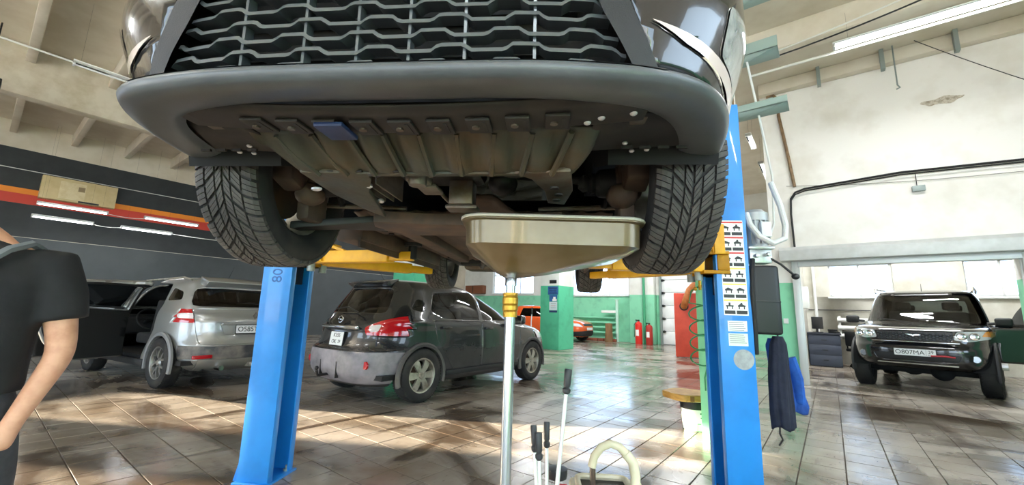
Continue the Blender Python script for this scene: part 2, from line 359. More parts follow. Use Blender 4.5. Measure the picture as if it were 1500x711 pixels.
# ---------------------------------------------------------------- pillars
def pillar(u0, u1, v0, v1, m, label):
    rm(MB().box(u0, u1, v0, v1, 0, CZ), 'pillar', m, label, 'pillar', bevel=.012)
pillar(-7.95, -7.2, 12.0, 13.0, m_pillar, 'green and white pillar with blue posters taped on it')
pillar(-8.1, -7.35, 5.95, 6.9, m_pillar, 'white over green pillar behind the dark grey crossover')
pillar(-1.08, -.66, 4.5, 4.95, m_pillar2, 'slim pale green pillar right behind the lift post with stickers')
pillar(-7.2, -6.1, 18.2, 18.6, m_wall_back, 'green pilaster with a downpipe beside the white sectional gate')
# sectional gate in the back wall, standing panels with hinges
gt = rm(MB().box(-5.95, -5.87, 18.48, 18.6, 0, 3.4).box(-2.98, -2.9, 18.48, 18.6, 0, 3.4).box(-5.95, -2.9, 18.48, 18.6, 3.34, 3.42), 'door_1', m_steelgrey, kind='structure')
m_gatep = mat('gate_panel', '#e9ebea', .45, col2='#dddfdd', nscale=2)
MB().box(-5.9, -2.95, 18.67, 18.70, 0, 3.4).build('gate_backing', m_steelgrey, gt)  # sheet added behind the panels to block bright sky in the gaps
for k in range(6):
    MB().box(-5.87, -2.98, 18.60, 18.66, .02+k*.56, .02+k*.56+.545).build('gate_panel', m_gatep, gt, bevel=.012)
    MB().box(-5.86, -5.78, 18.56, 18.6, k*.56+.50, k*.56+.60).cyl((-5.80, 18.55, k*.56+.55), (-5.72, 18.55, k*.56+.55), .03, n=8).build('hinge', m_dark, gt)
# roller shutter door of the side room
m_alu = mat('aluminium_rail', '#c3c6c4', .4, .35); m_alu2 = mat('shutter_box', '#cfd1cf', .5, .2, col2='#bfc1be', nscale=3)
dr = rm(MB().box(-.53, -.42, 9.72, 9.86, 0, 2.33).box(-.46, -.40, 9.76, 9.80, 0, 2.3, ), 'door_2', m_alu, kind='structure', bevel=.006)
MB().box(2.42, 2.62, 9.72, 9.86, 0, 2.33).box(2.40, 2.46, 9.76, 9.80, 0, 2.3).build('guide_rail', m_alu, dr, bevel=.006)
MB().prism([(9.52, 2.33), (9.84, 2.33), (9.84, 2.60), (9.60, 2.60), (9.52, 2.53)], -.70, 2.72, 'yz').build('shutter_box', m_alu2, dr, bevel=.006)
MB().box(-.42, 2.42, 9.70, 9.78, 2.22, 2.33).build('bottom_slat', m_alu, dr, bevel=.005)
MB().box(2.70, 2.76, 9.5, 9.86, 2.3, 2.66).build('end_cap', m_steelgrey, dr)
# ---------------------------------------------------------------- fluorescent lamps
m_tube = mat('lit_tube', '#ffffff', .3, emit='#f4faff', estr=9.); m_fix = mat('lamp_housing', '#e2e3e0', .4)
def lamp(u, v, z, L, along, label, group, power=28, lit=True, tubes=2, hang=None):
    t = thing('fluorescent_lamp', label, 'lamp', hall(u, v, z), (0, 0, -ANG if along == 'u' else -ANG+PI/2), group)
    MB().box(-L/2, L/2, -.06, .06, .03, .07).box(-L/2, -L/2+.03, -.06, .06, -.02, .03).box(L/2-.03, L/2, -.06, .06, -.02, .03).build('housing', m_fix, t, bevel=.006)
    for k in range(tubes):
        y = (k-(tubes-1)/2)*.06
        MB().cyl((-L/2+.03, y, 0), (L/2-.03, y, 0), .015, n=10).build('tube', m_tube if lit else m_winf, t)
    if hang:
        for x in (-L*.4, L*.4): MB().cyl((x, 0, .07), (x, 0, .07+hang), .0012, n=6).build('hanger', m_dark, t)
    if lit and power:
        l = bpy.data.lights.new('lamp_light', 'AREA'); l.shape = 'RECTANGLE'; l.size = L; l.size_y = .1; l.energy = power; l.color = (.95, .98, 1)
        o = bpy.data.objects.new('lamp_light', l); COL.objects.link(o); o.parent = t; o.location = (0, 0, -.03)
    return t
G1 = 'hanging tubes in front of the black wall'
lamp(-16, 1.31, 3.62, 1.34, 'v', 'lit tube lamp below the beige box, upper row on the black wall', G1, 16, tubes=1, hang=2.1)
lamp(-16, 3.42, 3.66, 1.34, 'v', 'lit tube lamp of the upper row next to the raised car tyre', G1, 16, tubes=1, hang=2.1)
lamp(-15.75, 1.15, 3.24, 1.12, 'v', 'lit tube lamp of the lower row nearest the man', G1, 16, tubes=1, hang=2.4)
lamp(-15.75, 2.83, 3.25, 1.15, 'v', 'lit tube lamp of the lower row above the silver car', G1, 16, tubes=1, hang=2.4)
lamp(.365+.93, 7.41, 5.3, 1.86, 'u', 'long bright twin tube lamp under the ceiling at the upper right', 'ceiling lamps', 60, hang=.45)
lamp(-1.15, 10.6, 5.3, .9, 'v', 'short lit ceiling lamp close beside the raised car bumper', 'ceiling lamps', 24, tubes=1, hang=.8)
lamp(-1.15, 13.2, 5.3, 1.9, 'v', 'far lit ceiling lamp left of the bent wall pipe', 'ceiling lamps', 30, tubes=1, hang=.8)
lamp(-9.5, .85, 5.0, .86, 'v', 'unlit lamp on the concrete girder at the upper left', 'ceiling lamps', 0, lit=False, tubes=1, hang=1.1)
for u, v, lb in ((-4.5, -3.5, 'added fill lamp behind the viewpoint on the left'), (1.6, -3.5, 'added fill lamp behind the viewpoint on the right'), (-9, -4, 'added fill lamp behind the viewpoint near the black wall'), (3.6, 2.0, 'added fill lamp over the right edge of the bay'),
                 (-5.0, 10.5, 'added fill lamp over the middle of the far bay'), (2.2, 12.8, 'added fill lamp in the side room over the black off-roader'), (.6, 11.6, 'added fill lamp in the side room above the desk'), (-9.5, 14, 'added fill lamp over the orange car'), (-4.2, 15.4, 'added fill lamp in front of the white sectional gate'), (-13.5, 11.5, 'added fill lamp in the far left corner of the hall')):
    lamp(u, v, 5.3, 1.5, 'u', lb, 'ceiling lamps', 150 if v > 11 and u > 0 else 170 if v > 10 else 60, hang=.8)  # extra lamps added to brighten the hall, far bay and side room
# ================================================================== cars
def pchip(xs, ys, x):
    n = len(xs); h = np.diff(xs); d = np.diff(ys)/h; m = np.zeros(n); m[0] = d[0]; m[-1] = d[-1]
    for i in range(1, n-1):
        if d[i-1]*d[i] > 0:
            w1 = 2*h[i]+h[i-1]; w2 = h[i]+2*h[i-1]; m[i] = (w1+w2)/(w1/d[i-1]+w2/d[i])
    i = np.clip(np.searchsorted(xs, x)-1, 0, n-2); t = (x-xs[i])/h[i]
    return (1+2*t)*(1-t)**2*ys[i]+t*(1-t)**2*h[i]*m[i]+t*t*(3-2*t)*ys[i+1]+t*t*(t-1)*h[i]*m[i+1]
def outline(yf, yr, hw, nf, nr, M, wf=1.):
    th = np.linspace(0, PI, 721); yc, a = (yf+yr)/2, (yf-yr)/2; c = np.cos(th); n = np.where(c > 0, nf, nr)
    x = hw*np.abs(np.sin(th))**(2/n); y = yc+a*np.sign(c)*np.abs(c)**(2/n)
    ds = np.hypot(np.diff(x), np.diff(y)); wgt = np.where(y[1:] > yc+a*.45, wf, 1.)
    s = np.concatenate([[0], np.cumsum(ds*wgt)]); q = np.linspace(0, s[-1], M)
    return np.interp(q, s, x), np.interp(q, s, y)
class Shell:
    def __init__(s, levels, sub=4, M=60, warp=None, wf=1.):
        L = np.array(levels, float); k = np.arange(len(L)); q = np.linspace(0, len(L)-1, (len(L)-1)*sub+1)
        C = [pchip(k, L[:, j], q) for j in range(6)]; rows = []
        for i in range(len(q)):
            x, y = outline(C[1][i], C[2][i], C[3][i], C[4][i], C[5][i], M, wf)
            xs = np.concatenate([x, -x[-2:0:-1]]); ys = np.concatenate([y, y[-2:0:-1]])
            row = []
            for a, b in zip(xs, ys):
                p = Vector((a, b, C[0][i]))
                if warp: p = warp(p)
                row.append(p)
            rows.append(row)
        mb = MB(); mb.grid(rows, False, True); mb.add(rows[-1], [tuple(range(len(rows[-1])))])
        me = bpy.data.meshes.new('t'); me.from_pydata(mb.v, [], mb.f)
        bm = bmesh.new(); bm.from_mesh(me); bpy.data.meshes.remove(me)
        bmesh.ops.remove_doubles(bm, verts=bm.verts, dist=1e-5)
        bmesh.ops.recalc_face_normals(bm, faces=bm.faces)
        top = max(bm.faces, key=lambda f: f.calc_center_median().z)
        if top.normal.z < 0: bmesh.ops.reverse_faces(bm, faces=bm.faces)
        s.bm = bm; s.reg = bm.faces.layers.int.new('reg'); s.names = ['body']
    def cut(s, name, poly, ax, cond):
        bm = s.bm; i0, i1 = (1, 2) if ax == 'x' else (0, 2) if ax == 'y' else (0, 1)
        lo0, hi0 = min(p[0] for p in poly), max(p[0] for p in poly); lo1, hi1 = min(p[1] for p in poly), max(p[1] for p in poly)
        bm.normal_update(); cand = []
        for f in bm.faces:
            a = [v.co[i0] for v in f.verts]; b = [v.co[i1] for v in f.verts]
            if max(a) >= lo0 and min(a) <= hi0 and max(b) >= lo1 and min(b) <= hi1 and cond(f.calc_center_median(), f.normal): cand.append(f)
        for k in range(len(poly)):
            p, q = poly[k-1], poly[k]; d = (q[0]-p[0], q[1]-p[1])
            if abs(d[0])+abs(d[1]) < 1e-6: continue
            co = [0, 0, 0]; co[i0], co[i1] = p; no = [0, 0, 0]; no[i0], no[i1] = d[1], -d[0]
            es = list({e for f in cand for e in f.edges}); vs = list({v for f in cand for v in f.verts})
            r = bmesh.ops.bisect_plane(bm, geom=vs+es+cand, plane_co=co, plane_no=no, dist=1e-5)
            cand = [g for g in r['geom'] if isinstance(g, bmesh.types.BMFace)]
        if name not in s.names: s.names.append(name)
        rid = s.names.index(name); n = len(poly)
        for f in cand:
            c = f.calc_center_median(); x, y = c[i0], c[i1]; ins = False
            for k in range(n):
                a, b = poly[k-1], poly[k]
                if (a[1] > y) != (b[1] > y) and x < (b[0]-a[0])*(y-a[1])/(b[1]-a[1])+a[0]: ins = not ins
            if ins: f[s.reg] = rid
    def side(s, name, poly, lo=-9, hi=9, sides=(1, -1)):
        for sg in sides:
            s.cut(name+('_r' if sg > 0 else '_l'), poly, 'x', lambda c, n, sg=sg: c.x*sg > .25 and n.x*sg > .12 and lo < c.y < hi)
    def rear(s, name, poly, both=False, mx=-.22, ym=0.):
        for sg in ((1, -1) if both else (0,)):
            pl = [(p[0]*(sg or 1), p[1]) for p in poly]
            s.cut(name+({1: '_r', -1: '_l', 0: ''}[sg]), pl, 'y', lambda c, n, sg=sg: n.y < mx and c.y < ym and (sg == 0 or c.x*sg > 0))
    def front(s, name, poly, both=False, mn=.2, ym=-.8):
        for sg in ((1, -1) if both else (0,)):
            pl = [(p[0]*(sg or 1), p[1]) for p in poly]
            s.cut(name+({1: '_r', -1: '_l', 0: ''}[sg]), pl, 'y', lambda c, n, sg=sg: n.y > mn and c.y > ym and (sg == 0 or c.x*sg > 0))
    def get(s, name): return [f for f in s.bm.faces if f[s.reg] == s.names.index(name)]
    def drop(s, name): bmesh.ops.delete(s.bm, geom=s.get(name), context='FACES')
    def mesh(s, name, region, mats, groove=.0, off=0., scale_in=0.):
        fs = s.get(region); nb = bmesh.new(); mp = {}
        s.bm.normal_update()
        for f in fs:
            vs = []
            for v in f.verts:
                if v not in mp: mp[v] = nb.verts.new(v.co+v.normal*off)
                vs.append(mp[v])
            try: nb.faces.new(vs)
            except ValueError: pass
        nb.normal_update()
        if groove:
            bmesh.ops.inset_region(nb, faces=nb.faces[:], thickness=groove, use_boundary=True, use_even_offset=True)
            nb.normal_update(); mv = [(v, v.normal.copy()) for v in nb.verts if v.is_boundary]
            for v, n in mv: v.co -= n*groove*1.2
        me = bpy.data.meshes.new(name); nb.to_mesh(me); nb.free()
        for m in (mats if isinstance(mats, (list, tuple)) else [mats]): me.materials.append(m)
        me.polygons.foreach_set('use_smooth', [True]*len(me.polygons)); me.set_sharp_from_angle(angle=rad(48))
        return me
    def obj(s, name, region, mats, parent, solid=0., rim=None, **k):
        if not s.get(region): return None
        o = link(name, s.mesh(name, region, mats, **k), parent)
        if solid:
            md = o.modifiers.new('thick', 'SOLIDIFY'); md.thickness = solid; md.offset = -1
            if len(o.data.materials) > 1: md.material_offset = 1
            if rim is not None: md.material_offset_rim = rim
        return o
def circle_poly(cy, cz, r, n=22, flat=None):
    out = [(cy+r*math.cos(2*PI*i/n), cz+r*math.sin(2*PI*i/n)) for i in range(n)]
    return out
m_tyre = mat('tyre_rubber', '#1b1b1c', .75, col2='#3b3733', nscale=5, nlo=.45, nhi=.8)
m_tread = mat('tread_rubber', '#3a3836', .65, col2='#54504b', nscale=6, nlo=.4, nhi=.75)
m_alloy = mat('alloy', '#b9b5aa', .35, .6, col2='#8f897c', nscale=9)
m_disc = mat('brake_disc', '#4a3d33', .6, .5, col2='#5f4735', nscale=8)
m_liner = mat('arch_liner', '#0e0f10', .85)
m_trim = mat('black_trim', '#1a1b1d', .55, bump=.1, bscale=300)
m_carglass = glass('car_glass', '#aab4b2', .75); m_carglass_dark = glass('car_glass_dark', '#6b7274', .35)
m_chrome = mat('chrome', '#d4d6d8', .12, 1.)
m_platew = mat('plate_white', '#dfe2e2', .4); m_ink = mat('plate_ink', '#1a1d22', .5)
m_red = mat('red_lens', '#a8141c', .12, coat=1.); m_wlens = mat('pale_lens', '#cfc3c3', .15, coat=1.); m_orl = mat('orange_lens', '#e08a20', .15, coat=1.)
m_int = mat('car_interior', '#141517', .7); m_seat = mat('seat_cloth', '#2b2c2e', .85)
m_lamp = mat('headlamp_lens', '#c7ced2', .08, .3, coat=1.); m_lampd = mat('headlamp_reflector', '#8d9498', .12, .9)
def tyre_mesh(R, W, rim, treads=False, m=None):
    h = W/2; mb = MB()
    base = R-.010 if treads else R
    prof = [(rim, -h*.80), (rim+.012, -h*.92), (rim+(R-rim)*.45, -h*1.04), (R-.035, -h*.97), (R-.012, -h*.84), (base, -h*.66), (base+.002, 0), (base, h*.66), (R-.012, h*.84), (R-.035, h*.97), (rim+(R-rim)*.45, h*1.04), (rim+.012, h*.92), (rim, h*.80), (rim-.01, h*.7), (rim-.01, -h*.7), (rim, -h*.8)]
    mb.lathe(prof, 56, 'x')
    if not treads:
        for i in range(56):    # shallow tread bars
            a = 2*PI*i/56
            for sg in (1, -1):
                vs = []
                for (l, da) in ((.08, 0), (.86, .05), (.86, .10), (.08, .05)):
                    for rr in (R-.012, R+.004-.012*l**4):
                        aa = a+da+(0 if sg > 0 else .056); vs.append((sg*l*h, rr*math.cos(aa), rr*math.sin(aa)))
                mb.add(vs, [(1, 3, 5, 7), (0, 2, 3, 1), (2, 4, 5, 3), (4, 6, 7, 5), (6, 0, 1, 7)])
        return mb.mesh('tyre', m or m_tyre, 40)
    return mb.mesh('tyre', m or m_tyre, 40)
def tread_mesh(R, W, m):
    # directional winter tread: swept blocks in five rows, every block cut by sipes
    h = W/2; mb = MB(); N = 34; pitch = 2*PI/N
    def crown(l): return R-.004*l*l-.020*max(0, abs(l)-.72)**2/.0784*.8
    def blk(l0, l1, a0, a1, sweep, n=2):
        top, bot = [], []
        for k in range(n+1):
            l = l0+(l1-l0)*k/n
            for aa in (a0, a1):
                a = aa+sweep(l)
                for lst, dr in ((top, 0), (bot, -.013)): lst.append((l*h, (crown(l)+dr)*math.cos(a), (crown(l)+dr)*math.sin(a)))
        vs = top+bot; o = len(top); fs = []
        for k in range(n):
            a, b, c, d = 2*k, 2*k+1, 2*k+3, 2*k+2
            fs += [(a, b, c, d), (a, d, d+o, a+o), (b, b+o, c+o, c)]
        fs += [(0, o, o+1, 1), (2*n, 2*n+1, 2*n+1+o, 2*n+o)]
        mb.add(vs, fs)
    for i in range(N):
        A = i*pitch
        for sg in (1, -1):
            off = A+(0 if sg > 0 else pitch/2)
            sw = lambda l, sg=sg: -.16*abs(l)**.8 if True else 0
            for k in range(3):      # shoulder block in three slices
                s0 = off+pitch*(.06+.29*k); blk(sg*.60, sg*.97, s0, s0+pitch*.25, sw, 3)
            for k in range(3):      # middle block
                s0 = off+pitch*(.10+.27*k); blk(sg*.27, sg*.54, s0, s0+pitch*.235, lambda l: -.34*abs(l)+.1, 2)
            for k in range(3):      # centre block
                s0 = off+pitch*(.05+.28*k); blk(sg*.035, sg*.215, s0, s0+pitch*.245, lambda l: -.5*abs(l)+.13, 2)
    me = bpy.data.meshes.new('tread'); me.from_pydata(mb.v, [], mb.f); me.materials.append(m)
    bm = bmesh.new(); bm.from_mesh(me); bmesh.ops.recalc_face_normals(bm, faces=bm.faces); bm.to_mesh(me); bm.free()
    return me
def rim_mesh(rim, W, spokes, sw, m, out=.45, double=False, cap=.35):
    h = W/2; mb = MB(); x = h*out
    mb.lathe([(rim-.012, -h*.75), (rim-.03, -h*.5), (rim-.035, x-.02), (rim-.012, x+.035), (rim+.004, x+.04), (rim+.004, x+.02)], 40, 'x')
    mb.lathe([(.0, x+.035), (rim*.16, x+.034), (rim*.20, x+.02), (rim*.30, x+.012), (rim*.32, x-.03), (0, x-.03)], 24, 'x')
    for i in range(spokes):
        a = 2*PI*i/spokes
        for d in ((-.5, .5) if double else (0,)):
            w0, w1 = sw*(.8 if not double else .5), sw*(1.15 if not double else .5); off = d*sw*1.2
            pts = []
            for r, w, xx in ((rim*.22, w0, x+.022), (rim*.6, (w0+w1)/2, x+.026), (rim*.97, w1, x+.012)):
                for sg in (-1, 1):
                    t = off*(1+.8*(r/rim))+sg*w/2
                    pts.append((xx, r*math.cos(a)-t*math.sin(a), r*math.sin(a)+t*math.cos(a)))
            back = [(p[0]-.03, p[1], p[2]) for p in pts]
            mb.add(pts+back, [(0, 1, 3, 2), (2, 3, 5, 4), (6, 8, 9, 7), (8, 10, 11, 9), (0, 2, 8, 6), (2, 4, 10, 8), (1, 7, 9, 3), (3, 9, 11, 5), (4, 5, 11, 10), (0, 6, 7, 1)])
    return mb.mesh('rim', m, 30, bevel=.0)
_dc = {}
def wheel(parent, loc, sg, tyre, rim, R, tread=None, steer=0.):
    w = part('wheel', parent, loc, (0, 0, (0 if sg > 0 else PI)+steer))
    link('tyre', tyre, w); link('rim', rim, w)
    if tread: link('tread', tread, w)
    if R not in _dc: _dc[R] = MB().lathe([(0, .0), (R*.42, .0), (R*.42, .022), (0, .022)], 28, 'x').mesh('brake_disc', m_disc, 30)
    link('brake_disc', _dc[R], w)
    return w
def plate(parent, s, region, loc, rot, w=.52, h=.112, square=False):
    p = MB().prism(rpoly([(-w/2, -h/2), (w/2, -h/2), (w/2, h/2), (-w/2, h/2)], .012), -.004, .004, 'xz').build('number_plate', m_platew, parent, 0, loc=loc, rot=rot)
    fr = MB()
    for x0, x1, z0, z1 in ((-w/2-.008, w/2+.008, -h/2-.014, -h/2-.002), (-w/2-.008, w/2+.008, h/2+.002, h/2+.008), (-w/2-.008, -w/2-.002, -h/2, h/2), (w/2+.002, w/2+.008, -h/2, h/2)): fr.box(x0, x1, -.006, .008, z0, z1)
    fr.build('plate_frame', m_dark, p)
    if square:
        for txt, dx, dz, sz in ((s[0], 0, h*.24, h*.42), (s[1], -w*.16, -h*.24, h*.42), (region, w*.24, -h*.22, h*.34)): link('plate_text', text_mesh('plate_text', txt, sz, m_ink), p, (dx, -.0055, dz), (PI/2, 0, 0))
    else:
        link('plate_text', text_mesh('plate_text', s, h*.88, m_ink), p, (-w*.12, -.0055, -.002), (PI/2, 0, 0))
        link('plate_text', text_mesh('plate_text', region, h*.62, m_ink), p, (w*.385, -.0055, h*.1), (PI/2, 0, 0))
        link('plate_text', text_mesh('plate_text', 'RUS', h*.22, m_ink), p, (w*.36, -.0055, -h*.33), (PI/2, 0, 0))
        MB().box(w*.27, w*.275, -.0055, -.004, -h*.42, h*.42).build('plate_line', m_ink, p)
    return p
def seat(parent, x, y, z, m=None):
    mb = MB(); mb.box(x-.25, x+.25, y-.26, y+.26, z, z+.17)
    mb.box(-.24, .24, -.07, .07, 0, .60, Matrix.Translation((x, y-.26, z+.12)) @ Matrix.Rotation(rad(12), 4, 'X'))
    mb.box(-.13, .13, -.05, .05, .64, .82, Matrix.Translation((x, y-.26, z+.12)) @ Matrix.Rotation(rad(12), 4, 'X'))
    return mb.build('car_seat', m or m_seat, parent, bevel=.045, seg=3)
def interior(parent, yd, yb, z, hw, rearz=None, belt=1.0):
    mb = MB(); mb.box(-hw+.06, hw-.06, yb, yd+.5, z-.06, z); mb.build('cabin_floor', m_int, parent)
    d = MB(); d.prism([(yd, belt-.35), (yd-.02, belt-.08), (yd+.10, belt-.02), (yd+.5, belt-.03), (yd+.5, belt-.4)], -hw+.1, hw-.1, 'yz').build('dashboard', m_int, parent, bevel=.03)
    for sx in (-.37, .37): seat(parent, sx, yd-.75, z+.12)
    b = MB(); b.box(-hw+.18, hw-.18, yd-1.85, yd-1.3, z+.12, z+.32); b.box(-hw+.2, hw-.2, -.07, .07, 0, .56, Matrix.Translation((0, yd-1.82, z+.28)) @ Matrix.Rotation(rad(14), 4, 'X'))
    for sx in (-.38, .38): b.box(sx-.13, sx+.13, -.05, .05, .6, .74, Matrix.Translation((0, yd-1.82, z+.28)) @ Matrix.Rotation(rad(14), 4, 'X'))
    b.build('rear_bench', m_seat, parent, bevel=.04, seg=2)
    st = MB(); c = Vector((-.37, yd-.22, belt-.1)); R_ = Matrix.Rotation(rad(-25), 4, 'X')
    st.tube([c+R_ @ Vector((.185*math.cos(t), 0, .185*math.sin(t))) for t in np.linspace(0, 2*PI, 24, endpoint=False)], .014, 8, closed=True)
    st.cyl(c, c+Vector((0, .25, -.08)), .03); st.cyl(c+R_ @ Vector((-.18, 0, 0)), c+R_ @ Vector((.18, 0, 0)), .015); st.build('steering_wheel', m_dark, parent)
def arches(parent, ys, zc, r, hw, m, flare=True, w=.045, depth=.3, lo=-.02):
    for y in ys:
        for sg in (1, -1):
            mb = MB(); mb.lathe([(r+.005, sg*(hw-depth)), (r+.005, sg*(hw-.02))], 24, 'x', (0, y, zc), a0=lo, a1=PI+.02)
            mb.lathe([(.02, sg*(hw-depth)), (r+.005, sg*(hw-depth))], 24, 'x', (0, y, zc), a0=lo, a1=PI+.02)
            mb.build('arch_liner', m_liner, parent)
            if flare:
                f = MB(); f.lathe([(r-.012, sg*(hw-.05)), (r-.008, sg*(hw+.006)), (r+w*.5, sg*(hw+.012)), (r+w, sg*(hw-.001)), (r+w, sg*(hw-.03))], 26, 'x', (0, y, zc), a0=-.28, a1=PI+.28)
                f.build('arch_flare', m, parent)
def mirror(parent, x, y, z, m):
    for sg in (1, -1):
        mb = MB(); mb.box(sg*x-.11, sg*x+.11, y-.06, y+.07, z-.07, z+.08)
        o = mb.build('door_mirror', m, parent, bevel=.04, seg=3); MB().box(sg*x-.09, sg*x+.09, y-.066, y-.060, z-.055, z+.065).build('mirror_glass', m_chrome, o)
        MB().cyl((sg*(x-.2), y, z-.03), (sg*(x-.08), y, z-.02), .025, n=8).build('mirror_arm', m_trim, o)
def handle(parent, sg, hw, y, z, m):
    MB().box(sg*hw-.012, sg*hw+.03, y-.09, y+.09, z-.018, z+.018).build('door_handle', m, parent, bevel=.01)
# ---------------------------------------------------------------- dark grey crossover (rear three-quarter view)
def lv(*rows): return rows
def crossover_dark():
    t = thing('crossover_car', 'dirty dark grey crossover parked behind the drain pan pole', 'car', (-1.05, 7.14, 0), (0, 0, rad(-36)))
    pm = mat('dark_grey_paint', '#14171a', .25, .2, coat=.9, dirt='#8f8d92', dz=(.1, .95), damt=.16)
    bp = mat('dirty_bumper_plastic', '#5d5d63', .6, col2='#9a959b', nscale=3, nlo=.35, nhi=.7)
    s = Shell(lv((.22, 2.00, -1.93, .78, 4, 4), (.30, 2.12, -2.05, .845, 4, 4.2), (.42, 2.18, -2.12, .875, 4, 4.4), (.56, 2.18, -2.125, .888, 4, 4.4), (.66, 2.17, -2.11, .89, 4, 4.4), (.70, 2.15, -2.055, .888, 4, 4.2),
                 (.80, 2.09, -2.02, .885, 4, 4), (.90, 1.90, -2.00, .878, 4, 4), (.97, 1.55, -1.975, .868, 4, 3.8), (1.02, 1.10, -1.945, .855, 4, 3.8), (1.06, .95, -1.925, .84, 4, 3.6), (1.2, .66, -1.84, .79, 4, 3.6), (1.38, .25, -1.71, .715, 4, 3.6), (1.50, -.04, -1.62, .66, 4, 3.8), (1.56, -.24, -1.575, .60, 3.6, 3.8), (1.59, -.42, -1.50, .47, 3.2, 3.2), (1.60, -.6, -1.3, .28, 3, 3)))
    s.side('front_window', rpoly([(.84, 1.04), (-.10, 1.05), (-.09, 1.48), (.12, 1.48)], .03)); s.side('rear_window', rpoly([(-.18, 1.05), (-.95, 1.07), (-1.16, 1.17), (-1.05, 1.42), (-.17, 1.48)], .04))
    s.side('quarter_window', rpoly([(-1.27, 1.15), (-1.46, 1.19), (-1.36, 1.32), (-1.25, 1.32)], .04))
    s.side('wheel_hole', circle_poly(1.315, .34, .375), .7, 2.1); s.side('wheel_hole', circle_poly(-1.315, .34, .375), -2.1, -.7)
    s.drop('wheel_hole_r'); s.drop('wheel_hole_l')
    s.side('front_door', [(.96, 1.02), (.86, .36), (-.02, .36), (-.02, 1.05), (-.02, 1.51), (.10, 1.51)]) if False else None
    s.side('front_door', rpoly([(.92, .98), (.88, .42), (.78, .36), (-.13, .36), (-.13, 1.035), (.9, 1.02)], .02)); s.side('rear_door', rpoly([(-.15, 1.035), (-.15, .36), (-.74, .36), (-.95, .62), (-1.08, .8), (-1.12, 1.04)], .02))
    s.rear('rear_glass', rpoly([(-.60, 1.13), (.60, 1.13), (.50, 1.46), (-.50, 1.46)], .06)); s.rear('third_light', rpoly([(-.16, 1.535), (.16, 1.535), (.16, 1.572), (-.16, 1.572)], .01))
    s.rear('tail_light', rpoly([(.45, .945), (.50, .855), (.92, .84), (.93, 1.03), (.86, 1.14), (.68, 1.07)], .03), True, mx=-.05, ym=-1.52)
    s.rear('tail_light_white', rpoly([(.50, .96), (.535, .89), (.62, .90), (.62, .99)], .02), True)
    s.rear('rear_bumper', rpoly([(-.95, .26), (.95, .26), (.95, .60), (.80, .655), (-.80, .655), (-.95, .60)], .03), mx=-.08)
    s.front('windscreen', rpoly([(-.74, 1.07), (.74, 1.07), (.56, 1.47), (-.56, 1.47)], .06)); s.front('head_lamp', rpoly([(.50, .70), (.86, .74), (.86, .88), (.6, .83)], .03), True); s.front('grille', rpoly([(-.42, .52), (.42, .52), (.46, .78), (-.46, .78)], .04))
    for q in 'rl':
        s.obj('side_window', 'front_window_'+q, m_carglass, t); s.obj('side_window', 'rear_window_'+q, m_carglass, t); s.obj('side_window', 'quarter_window_'+q, m_carglass_dark, t)
        s.obj('door', 'front_door_'+q, pm, t, groove=.006); s.obj('door', 'rear_door_'+q, pm, t, groove=.006)
        a = s.obj('tail_light', 'tail_light_'+q, m_red, t, off=.008); b = s.obj('reversing_light', 'tail_light_white_'+q, m_wlens, t, off=.01)
        s.obj('head_lamp', 'head_lamp_'+q, m_lamp, t, off=.004)
    s.obj('rear_window', 'rear_glass', m_carglass_dark, t); s.obj('windscreen', 'windscreen', m_carglass, t); s.obj('brake_light', 'third_light', m_red, t, off=.005); s.obj('grille', 'grille', m_dark, t)
    s.obj('rear_bumper', 'rear_bumper', bp, t, off=.004, groove=.006)
    s.obj('body', 'body', [pm, m_int], t, solid=.012); s.bm.free()
    ty = tyre_mesh(.342, .215, .215); rm_ = rim_mesh(.218, .215, 6, .088, m_alloy, .5)
    for y in (1.315, -1.315):
        for sg in (1, -1): wheel(t, (sg*.775, y, .342), sg, ty, rm_, .342)
    arches(t, (1.315, -1.315), .34, .375, .872, mat('dark_plastic_dirty', '#2c2d30', .6, dirt='#77726c', dz=(.1, .9)))
    interior(t, .72, -1.9, .38, .86)
    plate(t, ('K355', 'OK'), '29', (0, -2.042, .79), (rad(-7), 0, 0), .29, .17, True)
    em = MB(); em.lathe([(.038, -.006), (.05, -.006), (.05, .006), (.038, .006)], 24, 'y', (0, 0, 0)); em.box(-.062, .062, -.008, .006, -.012, .012); em.build('badge', m_chrome, t, bevel=.002, loc=(0, -2.006, 1.035), rot=(rad(-14), 0, 0))
    MB().box(-.40, .40, -.03, .03, -.022, .022).build('tailgate_trim', m_chrome, t, bevel=.015, loc=(0, -2.008, .94), rot=(rad(-8), 0, 0))
    for sg in (1, -1):
        handle(t, sg, .875, .02, .93, pm); handle(t, sg, .872, -.92, .95, pm)
        MB().lathe([(0, -.012), (.045, -.012), (.05, .01)], 18, 'y', (0, 0, 0)).build('fog_lamp', m_red, t, loc=(sg*.62, -2.016, .50))
        MB().box(sg*.18-.006, sg*.18+.006, -2.132, -2.09, .32, .52).build('bumper_rib', m_trim, t)
        MB().box(sg*.89-.02, sg*.89+.004, -.9, .85, .30, .37).build('sill_strip', m_trim, t, bevel=.008)
    mirror(t, .98, .70, 1.06, pm)
    MB().tube([(.05, -1.38, 1.58), (.05, -1.44, 1.63), (.05, -1.62, 1.86)], [.008, .004, .002], 6).cyl((.05, -1.38, 1.575), (.05, -1.40, 1.60), .02, .01, 8).build('antenna', m_dark, t)
    MB().prism([(-1.48, 1.48), (-1.60, 1.49), (-1.68, 1.54), (-1.68, 1.552), (-1.46, 1.60)], -.44, .44, 'yz').build('spoiler', pm, t, bevel=.012)
    MB().tube([(-.06, -1.75, .36), (-.06, -2.14, .34), (-.06, -2.22, .34), (-.06, -2.24, .40)], .018, 8).ell((-.06, -2.24, .43), (.026, .026, .026)).build('tow_hook', m_dark, t)
